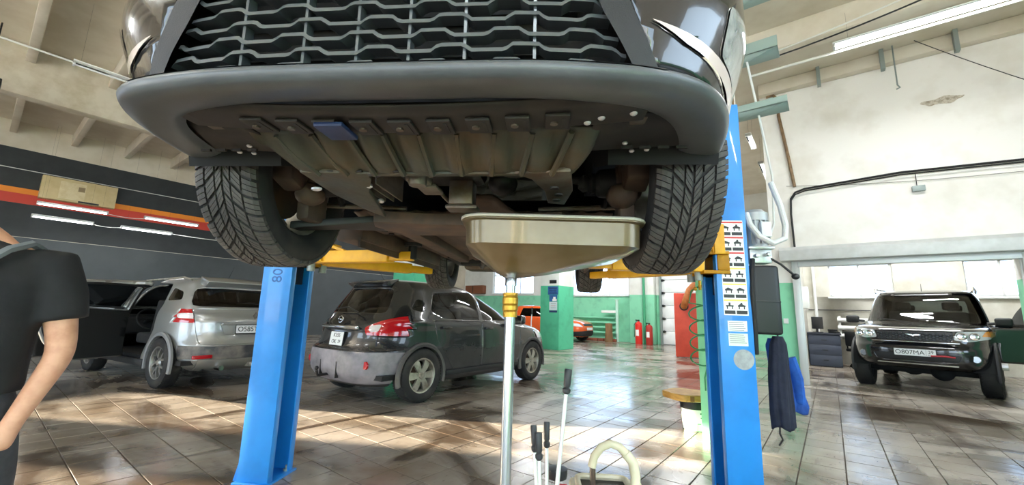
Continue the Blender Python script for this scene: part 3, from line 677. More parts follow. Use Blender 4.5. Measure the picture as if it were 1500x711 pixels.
    MB().tube([(.35, -1.99, 1.13), (.05, -1.95, 1.20), (-.25, -1.93, 1.17)], .009, 6).build('rear_wiper', m_dark, t)
    MB().cyl((-.5, -1.2, .26), (.5, -1.2, .26), .05, n=8).box(-.5, .5, -1.0, 1.6, .24, .34).build('underbody', m_liner, t)
    return t
crossover_dark()
# ---------------------------------------------------------------- silver crossover with open doors
def open_door(s, region, t, hinge, ang, pm, glass_region=None, sg=-1, trim=m_int):
    """a door cut from the body shell, hung on its hinge line and swung open"""
    d = part('door', t, hinge, (0, 0, ang))
    def move(o):
        if o is None: return
        o.data.transform(Matrix.Translation(-Vector(hinge))); o.parent = d; return o
    o = move(s.obj('door_skin', region, [pm, trim], t, solid=.07, rim=0))
    if glass_region:
        g = move(s.obj('door_window', glass_region, m_carglass_dark, t))
    return d
def crossover_silver():
    t = thing('crossover_car', 'silver crossover with both left doors open by the black wall', 'car', (-5.69, 7.44, 0), (0, 0, rad(60)))
    pm = mat('silver_paint', '#929493', .3, .55, coat=.7, dirt='#7d7468', dz=(.1, .75), damt=.5)
    s = Shell(lv((.24, 2.00, -1.92, .79, 4, 4), (.32, 2.12, -2.06, .86, 4, 4.2), (.44, 2.18, -2.13, .89, 4, 4.4), (.58, 2.18, -2.13, .90, 4, 4.4), (.68, 2.17, -2.09, .902, 4, 4.2), (.80, 2.10, -2.06, .90, 4, 4),
                 (.92, 1.88, -2.05, .892, 4, 4), (.99, 1.55, -2.03, .882, 4, 3.8), (1.04, 1.12, -1.99, .868, 4, 3.8), (1.08, .98, -1.96, .855, 4, 3.6), (1.2, .70, -1.87, .80, 4, 3.6), (1.38, .28, -1.70, .72, 4, 3.6), (1.50, .0, -1.58, .665, 4, 3.8), (1.56, -.22, -1.53, .60, 3.6, 3.8), (1.59, -.42, -1.44, .47, 3.2, 3.2), (1.60, -.6, -1.25, .28, 3, 3)))
    FW = rpoly([(.90, 1.06), (.02, 1.07), (.03, 1.475), (.17, 1.475)], .03); RW = rpoly([(-.06, 1.07), (-.85, 1.12), (-.98, 1.22), (-.85, 1.44), (-.05, 1.475)], .04)
    FD = rpoly([(.99, 1.02), (.93, .42), (.80, .34), (.0, .34), (.0, 1.06), (.0, 1.53), (.15, 1.53)], .02); RD = rpoly([(-.02, 1.06), (-.02, .34), (-.74, .34), (-.98, .62), (-1.07, .8), (-1.07, 1.15), (-.93, 1.48), (-.02, 1.53)], .03)
    s.side('front_door', FD); s.side('rear_door', RD); s.side('front_window', FW); s.side('rear_window', RW)
    s.side('quarter_window', rpoly([(-1.10, 1.22), (-1.42, 1.24), (-1.34, 1.36), (-1.06, 1.42)], .04))
    s.side('wheel_hole', circle_poly(1.335, .345, .385), .7, 2.1); s.side('wheel_hole', circle_poly(-1.335, .345, .385), -2.1, -.7); s.drop('wheel_hole_r'); s.drop('wheel_hole_l')
    s.rear('rear_glass', rpoly([(-.70, 1.15), (.70, 1.15), (.60, 1.42), (-.60, 1.42)], .07)); s.rear('third_light', rpoly([(-.15, 1.455), (.15, 1.455), (.15, 1.485), (-.15, 1.485)], .01))
    s.rear('tail_light', rpoly([(.42, 1.0), (.50, .945), (.70, .915), (.92, .92), (.95, 1.04), (.85, 1.11), (.64, 1.10)], .03), True, mx=-.02, ym=-1.52); s.rear('light_core', rpoly([(.55, 1.0), (.62, .965), (.80, .975), (.80, 1.04), (.65, 1.05)], .02), True)
    s.rear('rear_bumper', rpoly([(-.95, .42), (.95, .42), (.95, .60), (-.95, .60)], .03), mx=-.25); s.rear('skid', rpoly([(-.62, .25), (.62, .25), (.66, .42), (-.66, .42)], .03)); s.rear('tailgate', rpoly([(-.66, .62), (.66, .62), (.70, .95), (.70, 1.11), (-.70, 1.11), (-.70, .95)], .03))
    s.front('windscreen', rpoly([(-.76, 1.09), (.76, 1.09), (.57, 1.47), (-.57, 1.47)], .06)); s.front('head_lamp', rpoly([(.50, .74), (.88, .78), (.88, .92), (.6, .87)], .03), True); s.front('grille', rpoly([(-.42, .42), (.42, .42), (.46, .72), (-.46, .72)], .04))
    bp = mat('dark_bumper_dirty', '#35363a', .6, col2='#77716a', nscale=4, nlo=.42, nhi=.7)
    s.obj('door', 'front_door_r', pm, t, groove=.006); s.obj('door', 'rear_door_r', pm, t, groove=.006); s.obj('side_window', 'front_window_r', m_carglass_dark, t); s.obj('side_window', 'rear_window_r', m_carglass_dark, t)
    for q in 'rl':
        s.obj('side_window', 'quarter_window_'+q, m_carglass_dark, t); s.obj('tail_light', 'tail_light_'+q, m_red, t, off=.01); s.obj('tail_light_core', 'light_core_'+q, m_wlens, t, off=.012); s.obj('head_lamp', 'head_lamp_'+q, m_lamp, t)
    open_door(s, 'front_door_l', t, (-.90, .97, 0), rad(-62), pm, 'front_window_l'); open_door(s, 'rear_door_l', t, (-.90, -.02, 0), rad(-72), pm, 'rear_window_l')
    s.obj('rear_window', 'rear_glass', m_carglass_dark, t); s.obj('windscreen', 'windscreen', m_carglass, t); s.obj('brake_light', 'third_light', m_red, t, off=.004); s.obj('grille', 'grille', m_dark, t)
    s.obj('rear_bumper', 'rear_bumper', bp, t, off=.006, groove=.006); s.obj('skid_plate', 'skid', pm, t, off=.004, groove=.006); s.obj('tailgate', 'tailgate', pm, t, groove=.006)
    s.obj('body', 'body', [pm, m_int], t, solid=.03, rim=0); s.bm.free()
    ty = tyre_mesh(.345, .215, .22); rm_ = rim_mesh(.223, .215, 5, .06, mat('grey_alloy', '#8e8e8c', .3, .7), .5, True)
    for y in (1.335, -1.335):
        for sg in (1, -1): wheel(t, (sg*.785, y, .345), sg, ty, rm_, .345)
    arches(t, (1.335, -1.335), .345, .385, .885, mat('grey_arch', '#77787a', .5))
    interior(t, .78, -1.9, .40, .88)
    MB().box(-.90, -.84, -.9, .9, .26, .36).build('sill', m_trim, t, bevel=.01)
    plate(t, 'O585TT', '29', (0, -2.072, .83), (rad(-3), 0, 0))
    MB().prism([(-.40, .755), (.40, .755), (.46, .90), (-.46, .90)], -2.067, -2.060, 'xz').build('plate_recess', mat('silver_recess_panel', '#9a9c9a', .35, .5), t, bevel=.002)  # recess panel in a plain silver grey of its own
    MB().box(-.46, .46, -2.10, -2.05, .895, .925).build('boot_handle', pm, t, bevel=.01)
    d = MB(); o_ = [(0, .062), (.042, 0), (0, -.062), (-.042, 0)]; i_ = [(p[0]*.5, p[1]*.55) for p in o_]
    for k in range(4):
        a, b, c, e = o_[k], o_[(k+1) % 4], i_[(k+1) % 4], i_[k]
        d.add([(p[0], 0, p[1]) for p in (a, b, c, e)]+[(p[0], .012, p[1]) for p in (a, b, c, e)], [(0, 1, 2, 3), (7, 6, 5, 4), (0, 4, 5, 1), (2, 6, 7, 3), (1, 5, 6, 2), (3, 7, 4, 0)])
    d.build('badge', MATS['grey_alloy'], t, 0, loc=(0, -2.062, 1.03))
    MB().prism([(-1.44, 1.48), (-1.62, 1.44), (-1.70, 1.51), (-1.70, 1.525), (-1.44, 1.60)], -.54, .54, 'yz').build('spoiler', pm, t, bevel=.012)
    for sg in (1, -1):
        MB().tube([(sg*.66, .30, 1.50), (sg*.66, .1, 1.545), (sg*.655, -1.2, 1.575), (sg*.64, -1.42, 1.54)], .016, 8).build('roof_rail', m_alloy, t)
        MB().box(sg*.66-.12, sg*.66+.12, -2.125, -2.09, .44, .49).build('reflector', m_red, t, bevel=.006, loc=(0, .01, 0))
    MB().cyl((-.42, -2.0, .30), (-.42, -2.14, .30), .035, n=14).build('exhaust_tip', m_chrome, t)
    MB().tube([(0, -1.8, .34), (0, -2.16, .32), (0, -2.24, .33), (0, -2.25, .40)], .02, 8).ell((0, -2.25, .43), (.027, .027, .027)).box(-.05, .05, -2.14, -1.9, .29, .35).build('tow_hook', m_alloy, t)
    MB().tube([(.3, -1.88, 1.17), (0, -1.86, 1.215), (-.2, -1.85, 1.20)], .009, 6).build('rear_wiper', m_dark, t)
    MB().tube([(.0, -1.1, 1.59), (.0, -1.25, 1.80)], [.006, .002], 6).build('antenna', m_dark, t)
    mirror(t, .99, .74, 1.09, pm); MB().box(-.55, .55, -1.9, 1.8, .25, .36).build('underbody', m_liner, t)
crossover_silver()
# ---------------------------------------------------------------- black off-roader in the side room
def offroader():
    t = thing('offroad_car', 'black boxy off-roader facing out of the roller door, driver door open', 'car', (8.68, 8.68, 0), (0, 0, rad(130.3)))
    pm = mat('black_paint', '#0f1116', .16, .2, coat=1., dirt='#4d4740', dz=(.2, .8), damt=.25)
    s = Shell(lv((.42, 2.02, -2.2, .80, 5, 5), (.48, 2.14, -2.28, .90, 5, 6), (.60, 2.20, -2.32, .94, 5, 6), (.76, 2.21, -2.33, .945, 5, 6), (.86, 2.15, -2.30, .945, 5, 6), (1.00, 2.12, -2.29, .945, 5, 6), (1.08, 2.07, -2.29, .94, 5, 6), (1.13, 1.90, -2.285, .93, 5, 6), (1.17, 1.30, -2.28, .915, 5, 6),
                 (1.20, .92, -2.28, .90, 5, 6), (1.45, .62, -2.25, .85, 5, 6), (1.72, .30, -2.20, .79, 5, 6), (1.84, .10, -2.17, .74, 5, 6), (1.89, -.12, -2.12, .66, 4, 5), (1.915, -.35, -2.0, .48, 4, 4), (1.925, -.6, -1.8, .3, 3, 3)), M=64)
    FW = rpoly([(.78, 1.22), (-.08, 1.22), (-.08, 1.77), (.18, 1.77)], .03); FD = rpoly([(.88, 1.16), (.86, .55), (-.12, .52), (-.12, 1.18), (-.12, 1.82), (.18, 1.82)], .02)
    s.side('front_door', FD); s.side('front_window', FW); s.side('rear_window', rpoly([(-.2, 1.22), (-1.0, 1.22), (-1.0, 1.77), (-.2, 1.77)], .04)); s.side('quarter_window', rpoly([(-1.15, 1.23), (-2.05, 1.24), (-1.98, 1.75), (-1.15, 1.77)], .05)); s.side('rear_door', rpoly([(-.14, 1.18), (-.14, .52), (-.85, .52), (-1.06, .9), (-1.06, 1.18)], .02))
    for y in (1.38, -1.38): s.side('wheel_hole', circle_poly(y, .42, .44), y-.6, y+.6)
    s.drop('wheel_hole_r'); s.drop('wheel_hole_l')
    s.front('windscreen', rpoly([(-.80, 1.22), (.80, 1.22), (.66, 1.77), (-.66, 1.77)], .05))
    s.front('head_lamp', rpoly([(.48, .93), (.66, .91), (.90, .97), (.92, 1.07), (.84, 1.09), (.52, 1.06)], .03), True, mn=.05); s.front('turn_signal', rpoly([(.79, 1.0), (.93, 1.0), (.94, 1.08), (.84, 1.085)], .02), True, mn=.02)
    s.front('grille', rpoly([(-.45, .90), (.45, .90), (.49, 1.06), (-.49, 1.06)], .03)); s.front('lower_grille', rpoly([(-.50, .56), (.50, .56), (.55, .68), (-.55, .68)], .03))
    s.rear('rear_glass', rpoly([(-.6, 1.3), (.6, 1.3), (.55, 1.75), (-.55, 1.75)], .04))
    for q in 'rl':
        s.obj('head_lamp', 'head_lamp_'+q, m_lamp, t, off=.003); s.obj('turn_signal', 'turn_signal_'+q, m_orl, t, off=.006); s.obj('side_window', 'rear_window_'+q, m_carglass_dark, t); s.obj('side_window', 'quarter_window_'+q, m_carglass_dark, t); s.obj('door', 'rear_door_'+q, pm, t, groove=.006)
    s.obj('door', 'front_door_r', pm, t, groove=.006); s.obj('side_window', 'front_window_r', m_carglass_dark, t); open_door(s, 'front_door_l', t, (-.93, .87, 0), rad(-62), pm, 'front_window_l')
    s.obj('windscreen', 'windscreen', m_carglass, t); s.obj('rear_window', 'rear_glass', m_carglass, t); s.obj('grille', 'grille', m_dark, t, off=-.006); s.obj('lower_grille', 'lower_grille', m_dark, t, off=-.01)
    s.obj('body', 'body', [pm, m_int], t, solid=.03, rim=0); s.bm.free()
    ty = tyre_mesh(.385, .255, .235, m=mat('tyre_black', '#151515', .7)); rm_ = rim_mesh(.238, .255, 6, .05, mat('dark_alloy', '#4b4d50', .35, .7), .45)
    for y in (1.38, -1.38):
        for sg in (1, -1): wheel(t, (sg*.82, y, .385), sg, ty, rm_, .385)
    arches(t, (1.38, -1.38), .42, .44, .93, m_trim)
    interior(t, .62, -2.1, .62, .9, belt=1.16)
    plate(t, 'O807MA', '29', (0, 2.232, .70), (rad(4), 0, PI))
    mesh_g = MB()
    for i in range(-11, 12):
        x = i*.042; y = 2.125-.06*abs(x)**2
        for k in range(3):
            z = .925+k*.042+(i % 2)*.02; mesh_g.prism([(x-.022, z), (x, z-.016), (x+.022, z), (x, z+.016)], y, y+.012, 'xz')
    mesh_g.build('grille_mesh', mat('grille_black_gloss', '#1b1d22', .25), t, 0)
    MB().prism([(-.105, .995), (-.02, .985), (0, .972), (.02, .985), (.105, 1.008), (.03, 1.008), (0, .994), (-.04, 1.008)], 2.135, 2.15, 'xz').build('bird_badge', m_chrome, t, 0)
    MB().box(-.55, .55, 2.17, 2.21, .872, .885).build('bumper_strip', m_chrome, t, bevel=.004)
    for sg in (1, -1):
        MB().lathe([(0, .01), (.05, .01), (.06, -.01)], 18, 'y', (sg*.70, 2.10, .64)).build('fog_lamp', m_lampd, t)
        for dx in (.58, .72):
            MB().lathe([(0, .0), (.05, .012), (.062, .004), (.062, -.02)], 20, 'y', (sg*dx, 2.115-.09*(dx-.5), 1.0)).build('lamp_projector', m_chrome, t)
        MB().tube([(sg*.72, .05, 1.83), (sg*.74, -.05, 1.93), (sg*.74, -1.7, 1.96), (sg*.72, -1.95, 1.88)], .022, 8).build('roof_rail', m_alloy, t)
        MB().box(sg*.93-.10, sg*.93+.06, -.95, .85, .42, .47).build('side_step', m_alloy, t, bevel=.01)
        handle(t, 1, .935, -.9, 1.12, m_trim) if sg > 0 else None
    MB().tube([(-.48, 2.27, .655), (-.36, 2.29, .665), (-.2, 2.29, .66)], .014, 8).build('tow_strap', mat('red_strap', '#a3232b', .6), t)
    mirror(t, 1.06, .70, 1.25, m_trim)
    for a, b in ((-.5, .1), (.1, .62)): MB().tube([(a, 1.00, 1.20), ((a+b)/2, .91, 1.25), (b, .85, 1.28)], .009, 6).build('wiper', m_dark, t)
    MB().tube([(-.02, .15, 1.86), (-.02, .10, 2.02)], [.008, .003], 6).build('antenna', m_dark, t)
    MB().box(-.6, .6, -2.1, 1.9, .44, .55).cyl((-.75, 1.38, .36), (.75, 1.38, .36), .07).ell((-.25, 1.38, .36), (.17, .17, .17)).ell((.15, 1.2, .34), (.15, .2, .1)).cyl((-.75, -1.38, .36), (.75, -1.38, .36), .07).ell((0, -1.38, .36), (.17, .17, .17)).build('underbody', m_liner, t)
    MB().box(-.5, .5, 2.12, 2.22, .50, .515).build('skid_lip', m_alloy, t, bevel=.005)
offroader()
# ---------------------------------------------------------------- orange car behind the pillar
def orange_car():
    f = UU*2.02; c = Vector((3.50, 18.3, 0))-f
    t = thing('compact_car', 'orange compact car nosing out from behind the green pillar', 'car', (c.x, c.y, 0), (0, 0, rad(-127.7)))
    pm = mat('orange_paint', '#d1551c', .25, .1, coat=1.)
    s = Shell(lv((.24, 1.92, -1.85, .76, 4, 4), (.36, 2.00, -1.98, .83, 4, 4), (.58, 2.02, -2.0, .86, 4, 4), (.74, 1.98, -1.98, .86, 4, 4), (.88, 1.80, -1.96, .85, 4, 4), (.98, 1.3, -1.94, .835, 4, 4), (1.03, .92, -1.9, .82, 4, 4), (1.3, .35, -1.75, .73, 4, 4), (1.5, -.1, -1.6, .62, 4, 4), (1.56, -.5, -1.4, .35, 3, 3)), M=44, sub=3)
    s.side('side_window', rpoly([(.8, 1.03), (-1.2, 1.06), (-1.1, 1.42), (.1, 1.42)], .05)); s.front('windscreen', rpoly([(-.7, 1.05), (.7, 1.05), (.55, 1.44), (-.55, 1.44)], .05))
    for y in (1.25, -1.25): s.side('wheel_hole', circle_poly(y, .33, .37), y-.6, y+.6)
    s.drop('wheel_hole_r'); s.drop('wheel_hole_l')
    s.front('head_lamp', rpoly([(.48, .66), (.84, .70), (.84, .82), (.6, .80)], .03), True, mn=.05); s.front('grille', rpoly([(-.4, .70), (.4, .70), (.42, .80), (-.42, .80)], .02)); s.front('bumper', rpoly([(-.86, .26), (.86, .26), (.86, .44), (.4, .50), (-.4, .50), (-.86, .44)], .03))
    for q in 'rl': s.obj('head_lamp', 'head_lamp_'+q, m_lamp, t, off=.004); s.obj('side_window', 'side_window_'+q, m_carglass_dark, t)
    s.obj('windscreen', 'windscreen', m_carglass_dark, t); s.obj('grille', 'grille', m_dark, t); s.obj('bumper', 'bumper', m_trim, t, off=.004); s.obj('body', 'body', pm, t); s.bm.free()
    ty = tyre_mesh(.33, .205, .21); rm_ = rim_mesh(.212, .205, 7, .05, m_alloy, .5)
    for y in (1.25, -1.25):
        for sg in (1, -1): wheel(t, (sg*.74, y, .33), sg, ty, rm_, .33)
    arches(t, (1.25, -1.25), .33, .37, .83, m_trim)
    MB().prism(rpoly([(-.26, -.056), (.26, -.056), (.26, .056), (-.26, .056)], .012), -.004, .004, 'xz').build('number_plate', m_platew, t, 0, loc=(0, 2.035, .58), rot=(0, 0, PI))
    MB().box(-.55, .55, -1.8, 1.8, .24, .34).build('underbody', m_liner, t)
orange_car()
# ================================================================== the car raised on the lift
def raised_car():
    FA = 1.33; rot = (rad(-1.6), 0, rad(175)); Rm = Matrix.Rotation(rot[2], 4, 'Z') @ Matrix.Rotation(rot[0], 4, 'X')
    loc = Vector((-.20, 1.62, 1.33))-(Rm @ Vector((0, FA, 0)))
    t = thing('raised_car', 'black car raised on the two-post lift, seen from below its front bumper', 'car', loc, rot)
    pm = mat('black_metallic', '#17191c', .22, .3, coat=1., col2='#1f2124', nscale=3)
    lipm = mat('grey_lip_plastic', '#575b5e', .33, col2='#4a4e50', nscale=5, bump=.06, bscale=400)
    und = mat('underbody_plastic', '#1f1c19', .6, col2='#3a3128', nscale=9, nlo=.5, nhi=.75)
    rust = mat('underbody_brown', '#3f332a', .7, col2='#5f4a39', nscale=5, nlo=.42, nhi=.72, bump=.2, bscale=20)
    shield = mat('dirty_shield', '#43463d', .5, col2='#51442f', nscale=6, nlo=.42, nhi=.68, bump=.25, bscale=25, metal=.25)
    steel = mat('dirty_steel', '#6d675e', .45, .6, col2='#5a4a3a', nscale=12); castal = mat('cast_alloy', '#6b645a', .5, .4, col2='#544a3d', nscale=10)
    blk = mat('sooty_black', '#121212', .6, col2='#241f1b', nscale=8); clip = mat('silver_clip', '#d6d8da', .3, .6)
    def warp(p):
        if p.z < .42 and p.y > .9:
            k = min(1, max(0, (abs(p.x)-.40)/.45)); p = p.copy(); p.z += .040*k*k*(3-2*k)*min(1, (.42-p.z)/.1)
        return p
    s = Shell(lv((.318, 2.125, -1.90, .80, 4.6, 4), (.303, 2.16, -2.0, .84, 4.4, 4), (.297, 2.212, -2.06, .895, 4.3, 4.4), (.303, 2.240, -2.10, .918, 4.3, 4.4), (.320, 2.250, -2.12, .925, 4.3, 4.4), (.338, 2.232, -2.13, .922, 4.3, 4.4), (.346, 2.200, -2.14, .92, 4.3, 4.4),
                 (.45, 2.19, -2.15, .93, 4.9, 4.4), (.58, 2.175, -2.14, .94, 5.8, 4.4), (.72, 2.14, -2.12, .94, 6, 4.2), (.82, 2.07, -2.08, .925, 5, 4), (.93, 1.86, -2.06, .89, 4, 4), (1.0, 1.50, -2.04, .878, 4, 3.8), (1.05, 1.08, -2.0, .862, 4, 3.8), (1.2, .74, -1.9, .80, 4, 3.6), (1.4, .28, -1.72, .72, 4, 3.6), (1.52, -.02, -1.6, .66, 4, 3.8), (1.59, -.25, -1.52, .58, 3.6, 3.6), (1.63, -.5, -1.35, .40, 3, 3), (1.64, -.65, -1.2, .25, 3, 3)), sub=4, M=84, warp=warp, wf=3.)
    for y in (FA, -FA): s.side('wheel_hole', circle_poly(y, .43, .405, 26), y-.6, y+.6)
    s.drop('wheel_hole_r'); s.drop('wheel_hole_l')
    G = [(-.51, .352), (.51, .352), (.445, .47), (.385, .64), (-.385, .64), (-.445, .47)]
    s.front('grille_frame', rpoly([(-.575, .334), (.575, .334), (.505, .48), (.435, .68), (-.435, .68), (-.505, .48)], .02)); s.front('grille_hole', rpoly(G, .015)); s.drop('grille_hole')
    s.front('upper_grille', rpoly([(-.38, .70), (.38, .70), (.40, .80), (-.40, .80)], .02))
    s.front('lamp_lens', rpoly([(.72, .448), (.895, .425), (.895, .555), (.735, .555)], .015), True, mn=.12, ym=1.3); s.front('lamp_strip', rpoly([(.54, .462), (.62, .430), (.895, .388), (.895, .418), (.71, .441)], .008), True, mn=.12, ym=1.3)
    s.front('lamp_pocket', rpoly([(.56, .545), (.62, .47), (.92, .44), (.92, .69), (.74, .68)], .02), True, mn=.0) if False else None
    s.front('windscreen', rpoly([(-.74, 1.07), (.74, 1.07), (.56, 1.5), (-.56, 1.5)], .05)); s.side('side_window', rpoly([(.86, 1.06), (-1.2, 1.08), (-1.05, 1.46), (.16, 1.48)], .05)); s.rear('rear_window', rpoly([(-.6, 1.12), (.6, 1.12), (.5, 1.44), (-.5, 1.44)], .05))
    for f in s.bm.faces:      # the lower lip of the bumper is a moulding of its own
        c = f.calc_center_median()
        if f[s.reg] == 0 and c.z < .342+.045*min(1, abs(c.x)/.9) and c.y > FA+.25:
            if 'lip' not in s.names: s.names.append('lip')
            f[s.reg] = s.names.index('lip')
    s.obj('bumper_lip', 'lip', lipm, t); s.obj('grille_frame', 'grille_frame', m_trim, t, off=.002)
    for q in 'rl':
        s.obj('fog_lamp', 'lamp_lens_'+q, mat('fog_lens', '#c3ccd0', .1, .5, coat=1., col2='#8b989c', nscale=25), t, off=.004); s.obj('running_light', 'lamp_strip_'+q, mat('running_light_lens', '#cfbfb9', .2, coat=1.), t, off=.006); s.obj('side_window', 'side_window_'+q, m_carglass_dark, t)
    s.obj('windscreen', 'windscreen', m_carglass_dark, t); s.obj('rear_window', 'rear_window', m_carglass_dark, t); s.obj('upper_grille', 'upper_grille', m_dark, t)
    s.obj('body', 'body', [pm, blk], t, solid=.015, rim=0); s.bm.free()
    # grille: wavy bars one by one, struts and the dark radiator behind
    bar_m = mat('grille_bar_gloss', '#6a7175', .28, .6)
    def gy(x): return 2.195*(1-(abs(x)/.92)**4.3)**(1/4.3)
    for k in range(9):
        z0 = .353+k*.0335; hw = .51-.46*(z0-.35); mb = MB(); top = []; n = 96
        for i in range(n+1):
            x = -hw+2*hw*i/n; ph = ((x+(.0375 if k % 2 else 0)+.03)/.15) % 1
            w = min(1, max(0, (abs(ph-.5)-.17)/.10)); z = z0+.0125*(1-w)-.004
            yy = gy(x)-.004; top.append((x, yy, z))
        rows = [[(x, y, z) for x, y, z in top], [(x, y-.004, z+.011) for x, y, z in top], [(x, y-.042, z+.016) for x, y, z in top], [(x, y-.042, z+.008) for x, y, z in top]]
        mb.grid(rows, True, False); mb.build('grille_bar', bar_m, t, 25)
    for x in (-.31, -.17, -.055, .055, .17, .31): MB().box(x-.003, x+.003, gy(x)-.035, gy(x)-.010, .348, .64).build('grille_strut', bar_m, t)
    MB().box(-.56, .56, 2.02, 2.06, .345, .68).build('radiator', blk, t)
    MB().box(-.40, .40, 2.07, 2.10, .43, .46).box(-.40, .40, 2.07, 2.10, .53, .56).build('grille_backing', blk, t)
    # undertray behind the lip: sheet with raised ribs, slots and clips
    tr = MB(); tr.grid([[(x, FA+ly, .298+.02*(abs(x)/.5)**2+dz) for x in np.linspace(-.56, .56, 30)] for ly, dz in ((.80, .002), (.76, 0), (.67, .0), (.64, .012))])
    o = tr.build('undertray', und, t); md = o.modifiers.new('thick', 'SOLIDIFY'); md.thickness = .006; md.offset = 1
    for i in range(9):
        x = -.36+i*.09; z = .296+.02*(abs(x)/.5)**2
        MB().box(x-.028, x+.028, FA+.672, FA+.745, z-.007, z+.002).build('tray_rib', und, t, bevel=.003)
        MB().box(x-.018, x-.010, FA+.685, FA+.735, z-.0085, z-.006).build('tray_slot', blk, t)
        MB().cyl((x+.008, FA+.71, z-.011), (x+.008, FA+.71, z-.004), .009, n=10).build('clip', steel, t)
    MB().box(.13, .20, FA+.665, FA+.75, .280, .292).build('patch', mat('blue_reflection', '#1c2f58', .5), t, bevel=.004)['label'] = 'painted blue reflection'  # blue reflection on the tray, put in as a coloured piece
    for x, ly in ((-.46, .70), (-.43, .68), (-.53, .71)): MB().ell((x, FA+ly, .298+.02*(abs(x)/.5)**2), (.009, .009, .006), 10, 6).build('clip', clip, t)
    MB().box(-.5, .5, FA+.60, FA+.645, .345, .38).build('radiator_support', blk, t, bevel=.008)
    for sg in (1, -1):     # splash panels in front of the wheels, with clips
        sp = MB(); sp.grid([[(sg*(.45+(.20+.13*(.66-ly)/.24)*k/8), FA+ly-.02*(k/8)**2, .330+.025*(k/8)+dz) for k in range(9)] for ly, dz in ((.66, .0), (.56, .0), (.45, .0), (.42, .02))])
        o = sp.build('splash_panel', blk if sg < 0 else und, t); md = o.modifiers.new('thick', 'SOLIDIFY'); md.thickness = .006; md.offset = 1
        for a, b in ((.55, .52), (.62, .47), (.58, .46)): MB().ell((sg*a, FA+b-.02, .334), (.008, .008, .005), 8, 5).build('clip', clip, t)
        for k in range(4): MB().box(sg*(.56+.05*k)-.015, sg*(.56+.05*k)+.015, FA+.47, FA+.478, .328, .335).build('vent_slot', blk, t)
        MB().box(sg*.50-.08, sg*.50+.08, FA+.60, FA+.64, .34, .40).build('bracket', steel, t, bevel=.006)
    # ribbed steel shield and its two legs
    sh = MB(); rows = []
    for i in range(11):
        q = i/10; ly = .605-.17*q+.02*math.sin(PI*q); z = .345-.078*q**1.3; hw = .475-.07*q**1.5; row = []
        for j in range(81):
            x = -hw+2*hw*j/80; r = .5+.5*math.tanh(3.5*math.sin(2*PI*(x/.115))); row.append((x, FA+ly, z-.020*r*abs(math.sin(PI*min(1, q*.95+.05)))**.6))
        rows.append(row)
    sh.grid(rows); o = sh.build('steel_shield', shield, t, 50); md = o.modifiers.new('thick', 'SOLIDIFY'); md.thickness = .004; md.offset = 1
    for i in range(9):
        x = -.40+.1*i; rb = MB(); pts = []
        for k in range(7):
            q = .08+.84*k/6; ly = .605-.17*q+.02*math.sin(PI*q); z = .345-.078*q**1.3; pts.append((x*(1-.14*q**1.5), FA+ly, z-.016))
        rb.tube(pts, .009, 6); rb.build('shield_rib', shield, t)
    MB().box(-.40, .40, FA+.425, FA+.45, .262, .28).build('shield_flange', shield, t, bevel=.004)
    for x in (-.32, -.2, .12, .24, .33): MB().box(x-.025, x+.025, FA+.452, FA+.462, .2655, .272).build('shield_slot', blk, t, bevel=.002)
    def plate_poly(name, pts, z, th, m, zs=None):
        n = len(pts); zz = zs or [z]*n; vs = [(x, FA+y, h) for (x, y), h in zip(pts, zz)]+[(x, FA+y, h+th) for (x, y), h in zip(pts, zz)]
        mb = MB(); mb.add(vs, [tuple(range(n)), tuple(range(2*n-1, n-1, -1))]+[(i, (i+1) % n, (i+1) % n+n, i+n) for i in range(n)]); return mb.build(name, m, t, 30, bevel=.004)
    plate_poly('shield_leg', [(.405, .47), (.20, .45), (.215, .39), (.27, .28), (.305, .10), (.33, -.02), (.37, .06), (.41, .25)], .25, .02, shield, [.262, .262, .26, .25, .235, .225, .235, .25])
    plate_poly('shield_leg', [(-.405, .47), (-.24, .45), (-.29, .40), (-.33, .30), (-.34, .18), (-.40, .16), (-.42, .30)], .25, .02, steel, [.262, .262, .26, .25, .24, .24, .25])
    for a, b in ((-.36, .37), (-.375, .29), (-.37, .22)): MB().cyl((a, FA+b, .245), (a, FA+b, .24), .014, n=10).build('leg_hole', blk, t)
    MB().ell((.43, FA+.33, .25), (.02, .012, .008), 8, 5).build('clip', clip, t)
    for a, b in ((.27, .33), (.315, .12)): MB().ell((a-.02, FA+b, .262), (.012, .016, .01), 8, 5).build('clip', clip, t)
    # engine, gearbox and mounts in the dark bay
    MB().box(-.42, .44, FA-.22, FA+.42, .46, .80).build('engine_block', blk, t, bevel=.03, jitter=(.02, 7))
    MB().box(-.10, .22, FA+.02, FA+.36, .34, .47).build('oil_pan', mat('oil_pan_black', '#1c1d1e', .35, .5), t, bevel=.03)
    gb = MB(); gb.cyl((.24, FA+.14, .42), (.44, FA+.14, .44), .13, .09, 18)
    for k in range(5): gb.box(.25+k*.035, .258+k*.035, FA+.01, FA+.27, .285, .44)
    gb.build('gearbox', castal, t, bevel=.004)
    br = MB(); br.box(.03, .13, FA+.33, FA+.43, .285, .33); br.box(.045, .12, FA+.29, FA+.36, .270, .30); br.box(.03, .10, FA+.20, FA+.30, .262, .28); br.cyl((.075, FA+.36, .25), (.075, FA+.36, .33), .03, n=12); br.build('engine_mount', castal, t, bevel=.008)
    mt = MB(); mt.box(-.06, .03, FA+.05, FA+.13, .25, .36); mt.box(-.075, .045, FA+.04, FA+.12, .235, .25); mt.tube([(.06, FA+.12, .29), (.03, FA+.06, .26), (.04, FA+.0, .25)], .009, 6); mt.build('torque_mount', steel, t, bevel=.006)
